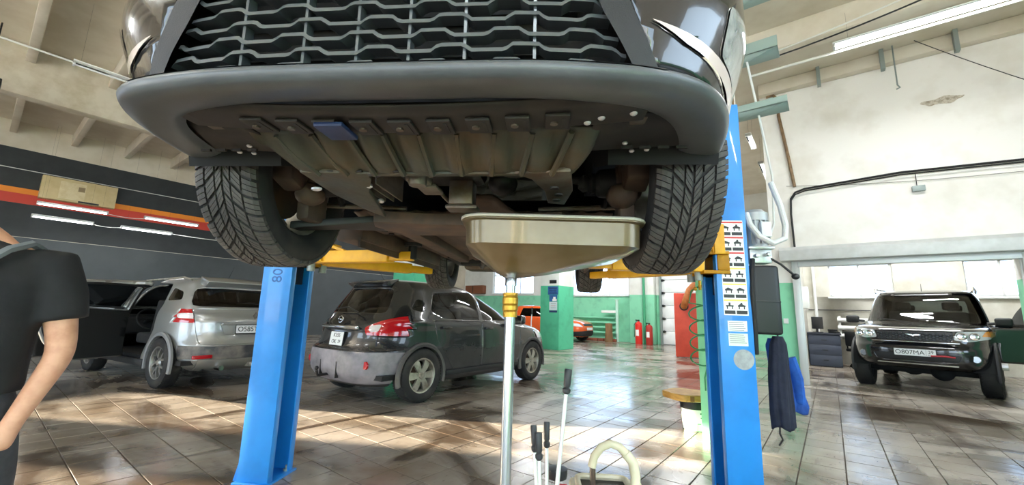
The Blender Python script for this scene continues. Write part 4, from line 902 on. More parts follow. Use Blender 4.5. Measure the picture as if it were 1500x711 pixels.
    MB().tube([(-.36, FA+.30, .40), (-.2, FA+.28, .37), (.1, FA+.3, .38), (.3, FA+.33, .41)], .013, 8).tube([(.12, FA+.40, .31), (.22, FA+.34, .29), (.32, FA+.36, .33)], .006, 6).build('coolant_hose', m_blackrub, t)
    MB().cyl((-.22, FA+.2, .44), (-.22, FA+.2, .34), .05, .045, 16).ell((-.16, FA+.02, .36), (.06, .08, .05)).build('oil_filter', blk, t)
    # subframe, arms, shafts, knuckles
    plate_poly('subframe', [(.40, -.06), (.15, -.12), (-.15, -.12), (-.40, -.06), (-.46, -.22), (-.36, -.42), (.36, -.42), (.46, -.22)], .215, .05, mat('subframe_brown', '#3a2e25', .65, col2='#5c4633', nscale=6))
    for sg in (1, -1):
        plate_poly('control_arm', [(sg*.42, -.12), (sg*.72, .02), (sg*.72, -.05), (sg*.56, -.12), (sg*.43, -.34), (sg*.37, -.30)], .20, .03, m_trim, [.225, .17, .17, .19, .22, .225])
        MB().tube([(sg*.30, FA-.18, .30), (sg*.70, FA-.12, .30)], .011, 8).build('tie_rod', steel, t)
        MB().cyl((sg*.2, FA, .40), (sg*.60, FA, .365), .016, n=10).lathe([(.02, sg*.46), (.035, sg*.48), (.03, sg*.495), (.045, sg*.51), (.038, sg*.525), (.055, sg*.54), (.06, sg*.60)], 16, 'x', (0, FA, .365)).build('drive_shaft', m_blackrub, t)
        MB().box(sg*.64-.03, sg*.64+.03, FA-.06, FA+.07, .20, .52).cyl((sg*.60, FA, .365), (sg*.70, FA, .365), .07, n=16).ell((sg*.62, FA+.06, .30), (.06, .06, .05)).build('knuckle', rust, t, bevel=.015, jitter=(.008, 14))
        MB().prism([(FA+.10, .30), (FA+.19, .33), (FA+.20, .42), (FA+.12, .46), (FA+.07, .40)], sg*.615, sg*.70, 'yz').build('brake_caliper', rust, t, bevel=.012)
        MB().cyl((sg*.60, FA+.01, .48), (sg*.56, FA-.02, .85), .03, n=12).build('strut', blk, t)
        sp = MB(); sp.tube([(sg*.575+.07*math.cos(a), FA-.01+.07*math.sin(a), .62+a*.0085) for a in np.linspace(0, 2*PI*4, 60)], .007, 6); sp.build('coil_spring', blk, t)
        MB().tube([(sg*.52, FA-.25, .32), (sg*.58, FA-.12, .30), (sg*.60, FA-.08, .42)], .010, 8).build('anti_roll_link', blk, t)
    # brown floor pan with pressed channels, sills, rails, exhaust, tank, rear axle
    fp = MB(); rows = []
    for ly in np.linspace(-.40, -3.1, 20):
        row = []
        for x in np.linspace(-.66, .66, 45):
            z = .30+.09*math.exp(-(x/.13)**4)+.012*(math.sin(x*34)**8)+(.03 if ly > -.5 else 0); row.append((x, FA+ly, z))
        rows.append(row)
    fp.grid(rows); o = fp.build('floor_pan', rust, t, 40); md = o.modifiers.new('thick', 'SOLIDIFY'); md.thickness = .008; md.offset = 1
    for sg in (1, -1):
        MB().bar((sg*.40, FA-.30, .265), (sg*.46, FA-2.3, .285), .10, .06).build('frame_rail', rust, t, bevel=.01)
        MB().box(sg*.76-.10, sg*.76+.06, -.85, .80, .20, .31).build('sill', rust, t, bevel=.02)
        MB().box(sg*.68-.006, sg*.68+.006, -.85, .80, .165, .22).build('sill_flange', rust, t)
        MB().box(sg*.57-.07, sg*.57+.07, FA-.75, FA-.45, .27, .30).build('floor_plate', rust, t, bevel=.008)
        for k in range(3): MB().cyl((sg*.57, FA-.5-.1*k, .262), (sg*.57, FA-.5-.1*k, .275), .016, n=10).build('drain_plug', blk, t)
    ex = MB(); ex.tube([(.03, FA-.1, .33), (.02, FA-.5, .30), (.0, FA-1.3, .29), (.05, FA-2.0, .28), (.28, FA-2.4, .28), (.40, FA-3.0, .28), (.42, -2.10, .27)], .028, 12); ex.cyl((0, FA-.75, .29), (0, FA-1.15, .29), .06, n=16); ex.build('exhaust_pipe', steel, t)
    MB().box(.15, .62, -2.08, -1.72, .24, .38).build('muffler', steel, t, bevel=.05, seg=3)
    MB().box(-.55, .10, FA-2.45, FA-1.75, .24, .36).build('fuel_tank', blk, t, bevel=.04)
    MB().box(-.60, .60, -FA-.12, -FA+.12, .26, .36).cyl((-.72, -FA, .358), (.72, -FA, .358), .035).ell((0, -FA, .34), (.14, .16, .12)).build('rear_axle', blk, t, bevel=.02)
    for sg in (1, -1): MB().bar((sg*.58, -FA, .28), (sg*.55, -FA+.55, .30), .06, .05).build('trailing_arm', blk, t, bevel=.008)
    MB().box(-.7, .7, -2.1, -1.5, .38, .42).build('boot_floor', blk, t)
    # wheels with studded winter tread
    R = .352; ty = tyre_mesh(R, .225, .225, True); td = tread_mesh(R, .225, m_tread); rm_ = rim_mesh(.228, .225, 5, .07, m_alloy, .5, True)
    for sg in (1, -1):
        wheel(t, (sg*.775, FA, R+.01), sg, ty, rm_, R, td, rad(2)); wheel(t, (sg*.765, -FA, R), sg, ty, rm_, R, td)
    arches(t, (FA, -FA), .43, .405, .86, m_trim, False, .05, .34, -.30)
    mirror(t, .98, .80, 1.08, pm)
    return t
raised_car()
# ================================================================== two-post lift
m_blue = mat('lift_blue', '#1c86d8', .4, col2='#1878c6', nscale=3, bump=.03, bscale=50, coat=.3); m_yel = mat('lift_yellow', '#e3a912', .45, col2='#cf9610', nscale=6)
m_bluedk = mat('sticker_ink_blue', '#125a9c', .5)
RZ = rad(-5)
def lift_post(loc, sg, label):
    """sg=+1: the open side of the post faces +x (left post), -1: mirrored"""
    t = thing('lift_post', label, 'car lift', loc, (0, 0, RZ))
    w, d, th, lip, Hh = .11, .14, .012, .055, 2.75
    P = [(-w, -d), (w, -d), (w, -d+lip), (w-th, -d+lip), (w-th, -d+th), (-w+th, -d+th), (-w+th, d-th), (w-th, d-th), (w-th, d-lip), (w, d-lip), (w, d), (-w, d)]
    MB().prism([(p[0]*sg, p[1]) for p in P], .012, Hh, 'xy').build('column', m_blue, t, bevel=.004)
    MB().box(-.13, .13, -.16, .16, 0, .014).build('base_plate', m_blue, t, bevel=.003)
    for x in (-.09, .09):
        for y in (-.10, .10): MB().cyl((x, y, .0), (x, y, .05), .012, n=8).cyl((x, y, .014), (x, y, .028), .022, n=6).build('anchor_bolt', m_steelgrey, t)
    for y in (-.12, .12): MB().prism([(-.11*sg, .014), (-.145*sg, .014), (-.11*sg, .16)], y-.006, y+.006, 'xz').build('gusset', m_blue, t)
    MB().box(sg*-.08, sg*.05, -.10, .10, 1.35, 2.05).build('carriage', m_dark, t, bevel=.006)
    for y in (-.03, .03): MB().cyl((-.06*sg, y, .05), (-.06*sg, y, 2.7), .008, n=6).build('lift_chain', m_steelgrey, t)
    return t
tl = lift_post((-1.68, 3.11, 0), 1, 'blue left lift post carrying a long yellow arm')
tr_ = lift_post((1.545, 2.96, 0), -1, 'blue right lift post with safety stickers and a pump unit')
def lift_arm(t, sg, pts, zpad, brace=True):
    a = part('swing_arm', t); x0, y0 = pts[0]; x1, y1 = pts[1]; x2, y2 = pts[2]; z = 1.545
    MB().box(sg*.02, sg*.20, -.16, .16, z-.06, z-.035).box(sg*.02, sg*.20, -.16, .16, z+.075, z+.10).box(sg*.02, sg*.10, -.15, .15, z-.035, z+.075).build('arm_bracket', m_yel, a, bevel=.006)
    MB().cyl((x0, y0, z-.10), (x0, y0, z+.14), .028, n=14).cyl((x0, y0, z+.14), (x0, y0, z+.16), .04, n=14).build('arm_pin', m_steelgrey, a)
    MB().bar((x0, y0, z), (x1, y1, z), .095, .085).bar((x0-.02*sg, y0, z+.02), (x0+(x1-x0)*.2, y0+(y1-y0)*.2, z+.03), .13, .13).build('outer_tube', m_yel, a, bevel=.006)
    if brace: MB().bar((x0+.02*sg, y0, z+.13), (x0+(x1-x0)*.42, y0+(y1-y0)*.42, z+.045), .03, .02).build('brace', m_yel, a)
    MB().bar((x0+(x1-x0)*.6, y0+(y1-y0)*.6, z), (x2, y2, z), .068, .06).build('inner_tube', m_yel, a, bevel=.004)
    MB().cyl((x2, y2, z-.02), (x2, y2, zpad-.02), .03, n=14).lathe([(.0, zpad-.02), (.06, zpad-.02), (.062, zpad), (0, zpad)], 20, 'z', (x2, y2, 0)).build('arm_pad', m_blackrub, a)
    # toothed restraint quadrant over the pivot
    MB().lathe([(.05, z+.105), (.12, z+.105), (.125, z+.118), (.05, z+.125)], 18, 'z', (x0, y0, 0), a0=-1.2, a1=2.2).build('locking_quadrant', m_yel, a)
lift_arm(tl, 1, [(.20, -.06), (.86, -.20), (1.02, -.22)], 1.635); lift_arm(tl, 1, [(.20, .10), (.72, .62), (.86, .80)], 1.66, False)
lift_arm(tr_, -1, [(-.20, -.06), (-.82, -.10), (-.98, -.10)], 1.60); lift_arm(tr_, -1, [(-.20, .10), (-.72, .62), (-.86, .80)], 1.64, False)
MB().box(-.13, -.06, -.19, -.14, 1.62, 1.83).box(-.135, -.105, -.17, -.04, 1.62, 1.83).build('carriage_guard', m_yel, tr_, bevel=.005)
MB().cyl((-.10, -.165, 1.80), (-.10, -.175, 1.87), .006, n=8).ell((-.10, -.175, 1.89), (.017, .017, .017)).build('release_knob', mat('red_knob', '#c41f1f', .35), tr_)
o = link('post_lettering', text_mesh('post_lettering', '80', .105, m_bluedk, .0008), tl, (.005, -.1412, 1.40), (PI/2, -PI/2, 0))
# stickers on the right post
def sticker(name, x0, x1, z0, z1, m, parent=tr_, y=-.1412): return MB().box(x0, x1, y-.001, y, z0, z1).build(name, m, parent, 0)
m_paper = mat('sticker_white', '#e9eae6', .45); m_gpap = mat('sticker_green_tint', '#d3e2cf', .45); m_ink2 = mat('sticker_ink', '#26282a', .5); m_redh = mat('sticker_red', '#c8322c', .45); m_yelh = mat('sticker_yellow', '#e6d36a', .45)
sh = sticker('safety_sheet', -.075, .085, 1.205, 1.865, m_paper); rr = random.Random(3)
for r in range(6):
    z1 = 1.86-r*.109
    sticker('sheet_header', -.072, .082, z1-.014, z1-.003, m_redh if r < 3 else m_yelh, sh, -.1424)
    for c in range(2):
        x = -.070+c*.078
        sticker('sheet_caption', x, x+.070, z1-.101, z1-.078, m_ink2, sh, -.1424)
        mb = MB(); q = rr.random()
        mb.box(x+.01, x+.06, -.1434, -.1424, z1-.052, z1-.042).box(x+.015, x+.022, -.1434, -.1424, z1-.068, z1-.052).box(x+.048, x+.055, -.1434, -.1424, z1-.068, z1-.052)
        if q > .4: mb.box(x+.028, x+.040, -.1434, -.1424, z1-.045, z1-.024)
        if q < .7: mb.prism([(x+.012, z1-.042), (x+.03, z1-.030), (x+.055, z1-.042)], -.1434, -.1424, 'xz')
        mb.build('sheet_pictogram', m_ink2, sh, 0)
for z0, z1, m in ((1.098, 1.168, m_paper), (1.003, 1.085, m_gpap)):
    q = sticker('data_label', -.055, .070, z0, z1, m)
    for k in range(5): sticker('print_line', -.048, .062-.02*rr.random(), z1-.012-k*.013, z1-.008-k*.013, mat('print_grey', '#7d8784', .5), q, -.1424)
MB().cyl((.035, -.1412, .915), (.035, -.1428, .915), .066, n=32).build('round_sticker', mat('sticker_grey', '#9ea3a4', .5, col2='#8a8f90', nscale=30), tr_)
# pump unit on the outside of the right post
pu = part('pump_unit', tr_, (.245, .02, 0)); m_motor = mat('motor_grey', '#a9aeae', .45, .4)
mo = MB(); mo.cyl((0, 0, 1.70), (0, 0, 1.90), .075, n=20)
for k in range(16):
    a = 2*PI*k/16; mo.bar((.083*math.cos(a), .083*math.sin(a), 1.72), (.083*math.cos(a), .083*math.sin(a), 1.89), .008, .022, (math.cos(a), math.sin(a), 0))
mo.lathe([(0, 1.975), (.06, 1.975), (.09, 1.95), (.095, 1.89), (.0, 1.89)], 20, 'z'); mo.build('electric_motor', m_motor, pu, 25)
MB().box(-.015, .055, -.125, -.08, 1.76, 1.87).build('terminal_box', mat('motor_light', '#d4d8d8', .4), pu, bevel=.006)
MB().box(-.075, .075, -.06, .06, 1.58, 1.68).cyl((-.04, -.07, 1.63), (-.04, -.1, 1.63), .016, n=8).cyl((.04, -.07, 1.64), (.04, -.1, 1.64), .016, n=8).box(-.09, .09, -.08, .08, 1.68, 1.70).build('valve_block', mat('valve_alloy', '#b7bab8', .35, .7), pu, bevel=.005)
MB().tube([(.06, -.05, 1.62), (.12, -.08, 1.57), (.19, -.09, 1.50)], .008, 8).ell((.205, -.09, 1.485), (.026, .022, .022)).build('release_lever', m_dark, pu)
MB().prism(rpoly([(-.105, -.10), (.105, -.10), (.105, .10), (-.105, .10)], .05, 4), 1.08, 1.56, 'xy').build('oil_tank', mat('tank_black', '#141617', .5), pu, bevel=.02, seg=3)
MB().prism(rpoly([(-.107, -.102), (.107, -.102), (.107, .102), (-.107, .102)], .05, 4), 1.30, 1.312, 'xy').build('tank_seam', m_dark, pu, bevel=.003)
MB().tube([(-.075, -.09, 1.60), (-.115, -.15, 1.50), (-.125, -.16, 1.36), (-.12, -.15, 1.15), (-.11, -.12, .95)], .017, 8).build('hydraulic_hose', m_blackrub, pu)
hs = MB().tube([(-.10, -.10, 1.93), (-.105, -.15, 1.84), (-.06, -.18, 1.75), (.02, -.19, 1.70), (.11, -.17, 1.74), (.15, -.12, 1.84), (.16, -.06, 2.0), (.15, .02, 2.2)], .020, 10).build('corrugated_hose', mat('hose_white', '#d2d5d4', .5, bump=.5, bscale=120), pu)
# ---------------------------------------------------------------- clothes hung on the post
def cloth(name, loc, rz, rows, folds, amp, m, label, cat, seed=1):
    """rows: (z, half width, half depth, x offset); a hanging garment with vertical folds"""
    rr = random.Random(seed); ph = [rr.uniform(0, 6) for _ in range(4)]; mb = MB(); n = 56; g = []
    Z = np.array([r[0] for r in rows])[::-1]; C = [np.array([r[k] for r in rows])[::-1] for k in (1, 2, 3)]
    zs = np.linspace(rows[0][0], rows[-1][0], 34)
    for z in zs:
        hw, hd, ox = (np.interp(z, Z, c) for c in C); row = []; k = (rows[0][0]-z)/(rows[0][0]-rows[-1][0])
        for j in range(n):
            a = 2*PI*j/n; f = 1+amp*(.25+k)*(math.sin(folds*a+ph[0]+2.2*k)+.5*math.sin(folds*2.3*a+ph[1]-1.5*k))+.04*noise.noise(Vector((math.cos(a)*3, math.sin(a)*3, z*9+seed)))
            row.append((ox+hw*f*math.cos(a), hd*f*math.sin(a), z+.012*math.sin(3*a+ph[2])*k))
        g.append(row)
    mb.grid(g, False, True); mb.add(g[0], [tuple(range(n))]); 
    t = thing(name, label, cat, loc, (0, 0, rz)); o = mb.build('cloth_body', m, t, 60)
    md = o.modifiers.new('thick', 'SOLIDIFY'); md.thickness = .004
    return t
m_navy = mat('navy_cloth', '#1d2233', .9, col2='#141828', nscale=14, bump=.3, bscale=60); m_bcl = mat('blue_cloth', '#1a55ad', .85, col2='#153f87', nscale=10, bump=.3, bscale=50)
tn = cloth('work_overalls', (1.545+.335, 2.90, 0), RZ, [(1.07, .03, .03, -.02), (1.02, .05, .045, -.02), (.85, .062, .055, -.03), (.60, .072, .058, -.035), (.47, .068, .055, -.03)], 5, .10, m_navy, 'dark navy work overalls hanging under the black oil tank', 'clothing', 3)
MB().tube([(-.06, -.02, .52), (-.07, -.03, .44), (-.05, -.02, .40), (-.07, -.01, .36)], .006, 6).build('drawstring', m_dark, tn)
MB().tube([(-.02, 0, 1.07), (-.02, .0, 1.10), (-.06, .0, 1.10)], .006, 6).build('hanging_loop', m_dark, tn)
tb = cloth('work_jacket', (1.545+.41, 3.03, 0), RZ, [(1.05, .03, .03, -.05), (1.00, .055, .05, -.04), (.85, .07, .06, -.01), (.70, .085, .065, .025), (.60, .095, .07, .04), (.55, .08, .06, .045)], 4, .12, m_bcl, 'bright blue work jacket hanging beside the navy overalls', 'clothing', 8)
MB().tube([(.03, -.05, .92), (.065, -.06, .78), (.075, -.05, .62)], [.035, .04, .035], 10).build('sleeve', m_bcl, tb, jitter=(.012, 18))
# ================================================================== oil drainer
m_pan = mat('pan_beige', '#75684e', .33, .4, col2='#665738', nscale=4, coat=.3); m_panrim = mat('pan_rim', '#c9c5b4', .35, .5); m_pole = mat('pole_chrome', '#b9bdbd', .22, .9); m_brass = mat('brass_nut', '#c99b34', .35, .6, col2='#a97f24', nscale=20)
dt = thing('oil_drainer', 'oil drain pan on a steel pole under the raised car, with suction probes', 'oil drainer', (0, 1.47, 0), (0, 0, 0))
def rrect(x0, x1, y0, y1, r, z, n=5):
    out = []
    for cx, cy, a in ((x1-r, y1-r, 0), (x0+r, y1-r, PI/2), (x0+r, y0+r, PI), (x1-r, y0+r, 1.5*PI)):
        for k in range(n+1): out.append((cx+r*math.cos(a+PI/2*k/n), cy+r*math.sin(a+PI/2*k/n), z))
    return out
X0, X1, Y0, Y1 = -.155, .425, -.19, .23
pr = [rrect(X0-.012, X1+.012, Y0-.012, Y1+.012, .075, 1.488), rrect(X0-.012, X1+.012, Y0-.012, Y1+.012, .075, 1.478), rrect(X0, X1, Y0, Y1, .07, 1.474), rrect(X0+.004, X1-.004, Y0+.004, Y1-.004, .068, 1.40), rrect(X0+.03, X1-.03, Y0+.03, Y1-.03, .06, 1.385)]
cz = []
for p in pr[-1]: cz.append(p)
sq = [(.022*math.cos(math.atan2(p[1]-0, p[0]-.13)), .022*math.sin(math.atan2(p[1], p[0]-.13)), 1.305) for p in pr[-1]]
pr.append([(a[0]*.30+b[0]*.70, a[1]*.30+b[1]*.70, 1.325) for a, b in zip(pr[-1], sq)]); pr.append(sq)
o = MB().grid(pr, False, True).build('drain_pan', m_pan, dt, 28); md = o.modifiers.new('thick', 'SOLIDIFY'); md.thickness = .003; md.offset = 1
MB().tube([(p[0], p[1], 1.486) for p in pr[0]], .006, 8, closed=True).build('pan_rim', m_panrim, dt)
MB().cyl((0, 0, .50), (0, 0, 1.18), .0185, n=20).cyl((0, 0, 1.24), (0, 0, 1.31), .017, n=20).lathe([(.0215, 1.275), (.0215, 1.30), (.017, 1.31)], 20, 'z').build('pole', m_pole, dt)
nt_ = MB()
nt_.lathe([(.0, 1.165), (.024, 1.165), (.026, 1.18), (.0245, 1.185), (.028, 1.19), (.028, 1.205), (.0255, 1.208), (.028, 1.212), (.028, 1.232), (.025, 1.236), (.027, 1.242), (.026, 1.25), (0, 1.25)], 24, 'z'); nt_.build('brass_clamp', m_brass, dt, 25)
MB().lathe([(0, .12), (.19, .12), (.21, .15), (.21, .42), (.18, .48), (.03, .50), (0, .50)], 32, 'z', (.02, .06, 0)).build('tank', mat('drainer_tank', '#b9442f', .4, coat=.4), dt)
MB().box(-.22, .24, -.16, .28, .09, .12).build('tank_base', m_dark, dt, bevel=.01)
for x, y in ((-.19, -.13), (.21, -.13), (-.19, .25), (.21, .25)): MB().lathe([(0, -.015), (.045, -.015), (.045, .015), (0, .015)], 18, 'x', (x, y, .045)).build('caster', m_blackrub, dt)
m_probe = mat('probe_white', '#dcdedc', .3, .4); m_grip = mat('probe_grip', '#2c2e2f', .5)
for (bx_, by_), (tx, ty_, tz), r in (((.115, -.02), (.092, .03, .80), .006), ((.118, -.05), (.106, -.02, .79), .0065), ((.142, .02), (.142, .08, .80), .006), ((.150, -.01), (.212, .03, .99), .0072)):
    b = Vector((bx_, by_, .42)); tp = Vector((tx, ty_, tz)); d = (tp-b).normalized()
    pb = part('suction_probe', dt)
    MB().cyl(b, tp-d*.08, r, n=10).build('probe_tube', m_probe, pb)
    MB().tube([tp-d*.085, tp-d*.078, tp-d*.068, tp-d*.062, tp-d*.055, tp-d*.004, tp], [r, r*1.9, r*2.0, r*1.3, r*1.75, r*1.85, r*1.6], 12).build('probe_grip', m_grip, pb)
MB().lathe([(0, .0), (.034, .0), (.037, .012), (.037, .03), (.0, .034)], 22, 'z', (.18, .085, .615)).cyl((.18, .085, .46), (.18, .085, .62), .008).build('vacuum_gauge', m_dark, dt); MB().cyl((.21, .05, .60), (.17, .045, .60), .008, n=8).build('red_valve', mat('red_valve', '#b3262a', .4), dt)
# ---------------------------------------------------------------- small cart with a foam handle beside it
ct = thing('tool_cart', 'cart with a cream bent tube handle at the bottom edge of the view', 'cart', (.41, 1.75, 0), (0, 0, rad(-4)))
m_cream = mat('cream_plastic', '#d6cfb4', .5, col2='#c2b998', nscale=6)
MB().prism(rpoly([(-.15, -.14), (.15, -.14), (.15, .14), (-.15, .14)], .03), .08, .50, 'xy').build('cart_body', m_cream, ct, bevel=.012)
rim_ = MB(); rim_.tube([(p[0], p[1], .515) for p in rrect(-.12, .08, -.10, .10, .03, 0)], .012, 8, closed=True); rim_.build('tray_rim', m_cream, ct)
MB().box(-.11, .07, -.09, .09, .49, .505).build('tray_inset', m_dark, ct)
MB().cyl((-.065, .0, .50), (-.065, .0, .60), .012, n=10).build('handle_post', mat('brown_rod', '#4a3b2e', .5), ct)
arcp = [(-.068, 0, .585), (-.058, 0, .625), (-.03, 0, .66), (.005, 0, .675), (.04, 0, .665), (.072, 0, .635)]
MB().tube(arcp, .0165, 12).build('handle_grip', m_cream, ct); MB().tube([(.065, 0, .642), (.092, 0, .61), (.102, 0, .56), (.098, -.01, .50)], .0195, 12).build('handle_sleeve', m_cream, ct)
for x in (-.11, .11):
    for y in (-.11, .11): MB().lathe([(0, -.012), (.04, -.012), (.04, .012), (0, .012)], 16, 'x', (x, y, .04)).cyl((x, y, .04), (x, y, .09), .01, n=8).build('caster', m_blackrub, ct)
# ================================================================== bucket stool by the near pillar
bk = thing('bucket', 'white paint bucket with black rim by the slim green pillar', 'bucket', (2.03, 4.70, 0), (0, 0, .4))
MB().lathe([(0, 0), (.115, 0), (.12, .01), (.132, .22), (.134, .225), (.134, .29), (.14, .295), (.14, .31), (0, .31)], 32, 'z').build('bucket_body', [mat('bucket_white', '#dfe6da', .45)], bk)
MB().lathe([(.1335, .215), (.1365, .217), (.1395, .30), (.137, .302)], 32, 'z').build('black_band', m_dark, bk)
mb = MB(); rr = random.Random(5)
for a0, z0, w, h in ((-1.9, .17, .5, .016), (-1.85, .13, .75, .010), (-1.3, .10, .3, .03), (-2.1, .07, .3, .008), (-1.5, .05, .5, .007)):
    mb.lathe([(.1205+.055*z0, z0), (.1205+.055*(z0+h), z0+h)], 6, 'z', a0=a0, a1=a0+w)
mb.build('bucket_print', mat('print_green_grey', '#55665c', .5), bk)
st_ = thing('wooden_disc', 'round yellow wooden disc lying on top of the white bucket', 'stool seat', (1.965, 4.70, .311), (0, 0, 0))
m_ywood = mat('yellow_wood', '#c99a4c', .6, col2='#b3823a', nscale=12, stretch=(1, 1, 4))
rowd = []
for z, k in ((0, .94), (.01, .99), (.055, 1.0), (.068, .97)): rowd.append([(k*(.235+.012*math.sin(5*a)+.01*math.sin(9*a+1))*math.cos(a), k*(.235+.012*math.sin(5*a))*math.sin(a), z) for a in np.linspace(0, 2*PI, 40, endpoint=False)])
dm = MB().grid(rowd, False, True); dm.add(rowd[0], [tuple(range(40))]); dm.add(rowd[-1], [tuple(range(40))]); dm.build('disc_body', m_ywood, st_)
for a, w in ((-2.1, .03), (-1.75, .02), (-1.2, .025)): MB().box(-w, w, -.004, .004, .008, .06, Matrix.Translation((.233*math.cos(a), .233*math.sin(a), 0)) @ Matrix.Rotation(a+PI/2, 4, 'Z')).build('disc_notch', mat('wood_dark', '#7d5526', .7), st_)
# ---------------------------------------------------------------- coiled hose on the near pillar
hc = thing('coiled_hose', 'green coiled air hose hanging down the slim green pillar', 'hose', (0, 0, 0), ROOM); m_hg = mat('hose_green', '#1f7a4a', .4)
pts = [(-1.02, 4.44, 1.50), (-1.10, 4.42, 1.45), (-1.12, 4.40, 1.33)]
for a in np.linspace(0, 2*PI*4, 110): pts.append((-1.05+.075*math.cos(a), 4.40+.06*math.sin(a), 1.30-a*.0225+.03*math.sin(a)))
pts += [(-1.0, 4.37, .62), (-1.0, 4.38, .50)]
MB().tube(pts, .0075, 6).build('hose_coil', m_hg, hc)
MB().cyl((-1.02, 4.50, 1.50), (-1.02, 4.43, 1.50), .016, n=10).cyl((-1.02, 4.44, 1.46), (-1.02, 4.44, 1.56), .013, n=10).ell((-1.06, 4.42, 1.47), (.02, .02, .02)).build('air_fitting', m_brass, hc)
# ================================================================== man at the left edge
def skin_obj(name, parent, verts, edges, radii, m, roots=(0,), sub=2):
    me = bpy.data.meshes.new(name); me.from_pydata(verts, edges, []); me.materials.append(m); o = link(name, me, parent)
    o.modifiers.new('skin', 'SKIN'); sv = me.skin_vertices[0].data if me.skin_vertices else None
    if sv is None:
        bm = bmesh.new(); bm.from_mesh(me); bm.verts.layers.skin.verify(); bm.to_mesh(me); bm.free(); sv = me.skin_vertices[0].data
    for i, r in enumerate(radii): sv[i].radius = r if isinstance(r, tuple) else (r, r); sv[i].use_root = i in roots
    md = o.modifiers['skin']; md.use_smooth_shade = True; md.branch_smoothing = .6
    s = o.modifiers.new('sub', 'SUBSURF'); s.levels = sub; s.render_levels = sub
    return o
def man():
    # local frame: feet on the floor at the origin; he stands with his back half turned to the viewer
    O = Vector((-1.89, 1.45, -.045)); fwd = Vector((-.60, .80, 0)); rgt = Vector((.80, .60, 0))
    t = thing('person', 'man in black t-shirt and dark overalls standing at the left edge, back half turned', 'person', O)
    def P(r, f, z): return tuple(rgt*r+fwd*f+Vector((0, 0, z)))
    W_ = lambda x, y, z: (x-O.x, y-O.y, z+.03)
    sk = mat('skin', '#d8a384', .5, col2='#c99274', nscale=20, spec=.4); hair = mat('hair', '#2b211b', .7); tee = mat('black_tshirt', '#1c1c1e', .9, col2='#242426', nscale=9, bump=.25, bscale=18); tro = mat('overall_cloth', '#3b3c40', .9, col2='#48494d', nscale=12, bump=.25, bscale=30); strap = mat('grey_strap', '#6f7478', .7); boot = mat('boot_black', '#151515', .6)
    sh_r = W_(-1.735, 1.575, 1.315); el_r = W_(-1.683, 1.60, 1.00); wr_r = W_(-1.70, 1.50, .775); kn_r = W_(-1.70, 1.465, .69)
    sh_l = P(-.19, 0, 1.345); el_l = P(-.24, .02, 1.06); wr_l = P(-.22, .16, .84); kn_l = P(-.21, .20, .74)
    V = [P(0, 0, .95), P(0, 0, 1.12), P(0, .0, 1.30), P(0, .005, 1.42), (-.06, .0, 1.475), (-.12, .0, 1.54), (-.17, .0, 1.63), (-.18, .0, 1.70),
         sh_r, el_r, wr_r, kn_r, sh_l, el_l, wr_l, kn_l, P(.10, 0, .88), P(.11, .02, .50), P(.11, -.02, .10), P(.11, .14, .05), P(-.10, 0, .88), P(-.11, .02, .50), P(-.11, -.02, .10), P(-.11, .14, .05)]
    E = [(0, 1), (1, 2), (2, 3), (3, 4), (4, 5), (5, 6), (6, 7), (3, 8), (8, 9), (9, 10), (10, 11), (3, 12), (12, 13), (13, 14), (14, 15), (0, 16), (16, 17), (17, 18), (18, 19), (0, 20), (20, 21), (21, 22), (22, 23)]
    R = [.09, .08, .08, .065, .060, .065, .088, .075, .062, .045, .030, .036, .062, .045, .030, .036, .085, .058, .042, .035, .085, .058, .042, .035]
    # fingers, each a chain rooted in the palm
    for kn, wr, sg in ((Vector(kn_r), Vector(wr_r), 1), (Vector(kn_l), Vector(wr_l), -1)):
        d = (kn-wr).normalized(); side = fwd; inn = rgt*-sg
        for i, (off, L) in enumerate(((.030, .070), (.010, .078), (-.010, .072), (-.029, .058))):
            b = kn+side*off+d*.01; i0 = len(V)
            V += [tuple(b), tuple(b+d*L*.5+inn*.006), tuple(b+d*L*.85+inn*.022), tuple(b+d*L+inn*.036)]; E += [(i0, i0+1), (i0+1, i0+2), (i0+2, i0+3)]; R += [.0105, .0098, .009, .0075]
        b = wr+d*.035+side*.028; i0 = len(V); V += [tuple(b), tuple(b+d*.035+side*.022), tuple(b+d*.065+side*.024+inn*.01)]; E += [(i0, i0+1), (i0+1, i0+2)]; R += [.013, .011, .009]
    roots = [0]+[i for i in range(24, len(V)) if not any(e[1] == i for e in E)]
    skin_obj('body', t, V, E, R, sk, roots)
    # face and hair
    hc_ = Vector((-.178, .0, 1.655))
    fc = MB()
    fc.ell(hc_+fwd*.085+Vector((0, 0, -.02)), (.016, .016, .024)); o = fc.build('nose', sk, t)
    for sg in (1, -1):
        MB().ell(hc_+fwd*.072+rgt*.033*sg+Vector((0, 0, .02)), (.014, .014, .010)).build('eye', m_white, t); MB().ell(hc_-fwd*.01+rgt*.088*sg, (.012, .02, .032)).build('ear', sk, t)
    MB().bar(hc_+fwd*.082+rgt*-.025+Vector((0, 0, -.062)), hc_+fwd*.082+rgt*.025+Vector((0, 0, -.062)), .012, .009).build('mouth', mat('lips', '#9b5f50', .5), t, bevel=.003)
    h = MB(); rows = []
    for i in range(9):
        th = PI*.62*i/8; rows.append([tuple(hc_-fwd*.012+Vector((0, 0, .012))+rgt*(.098*math.sin(th)*math.cos(a))+fwd*(.108*math.sin(th)*math.sin(a)*(1 if math.sin(a) < 0 else .8))+Vector((0, 0, .125*math.cos(th)))) for a in np.linspace(0, 2*PI, 24, endpoint=False)])
    h.grid(rows, False, True); h.build('hair', hair, t, 60, jitter=(.008, 30))
    # t-shirt, trousers, strap, boots
    tm_ = MB(); rows = []
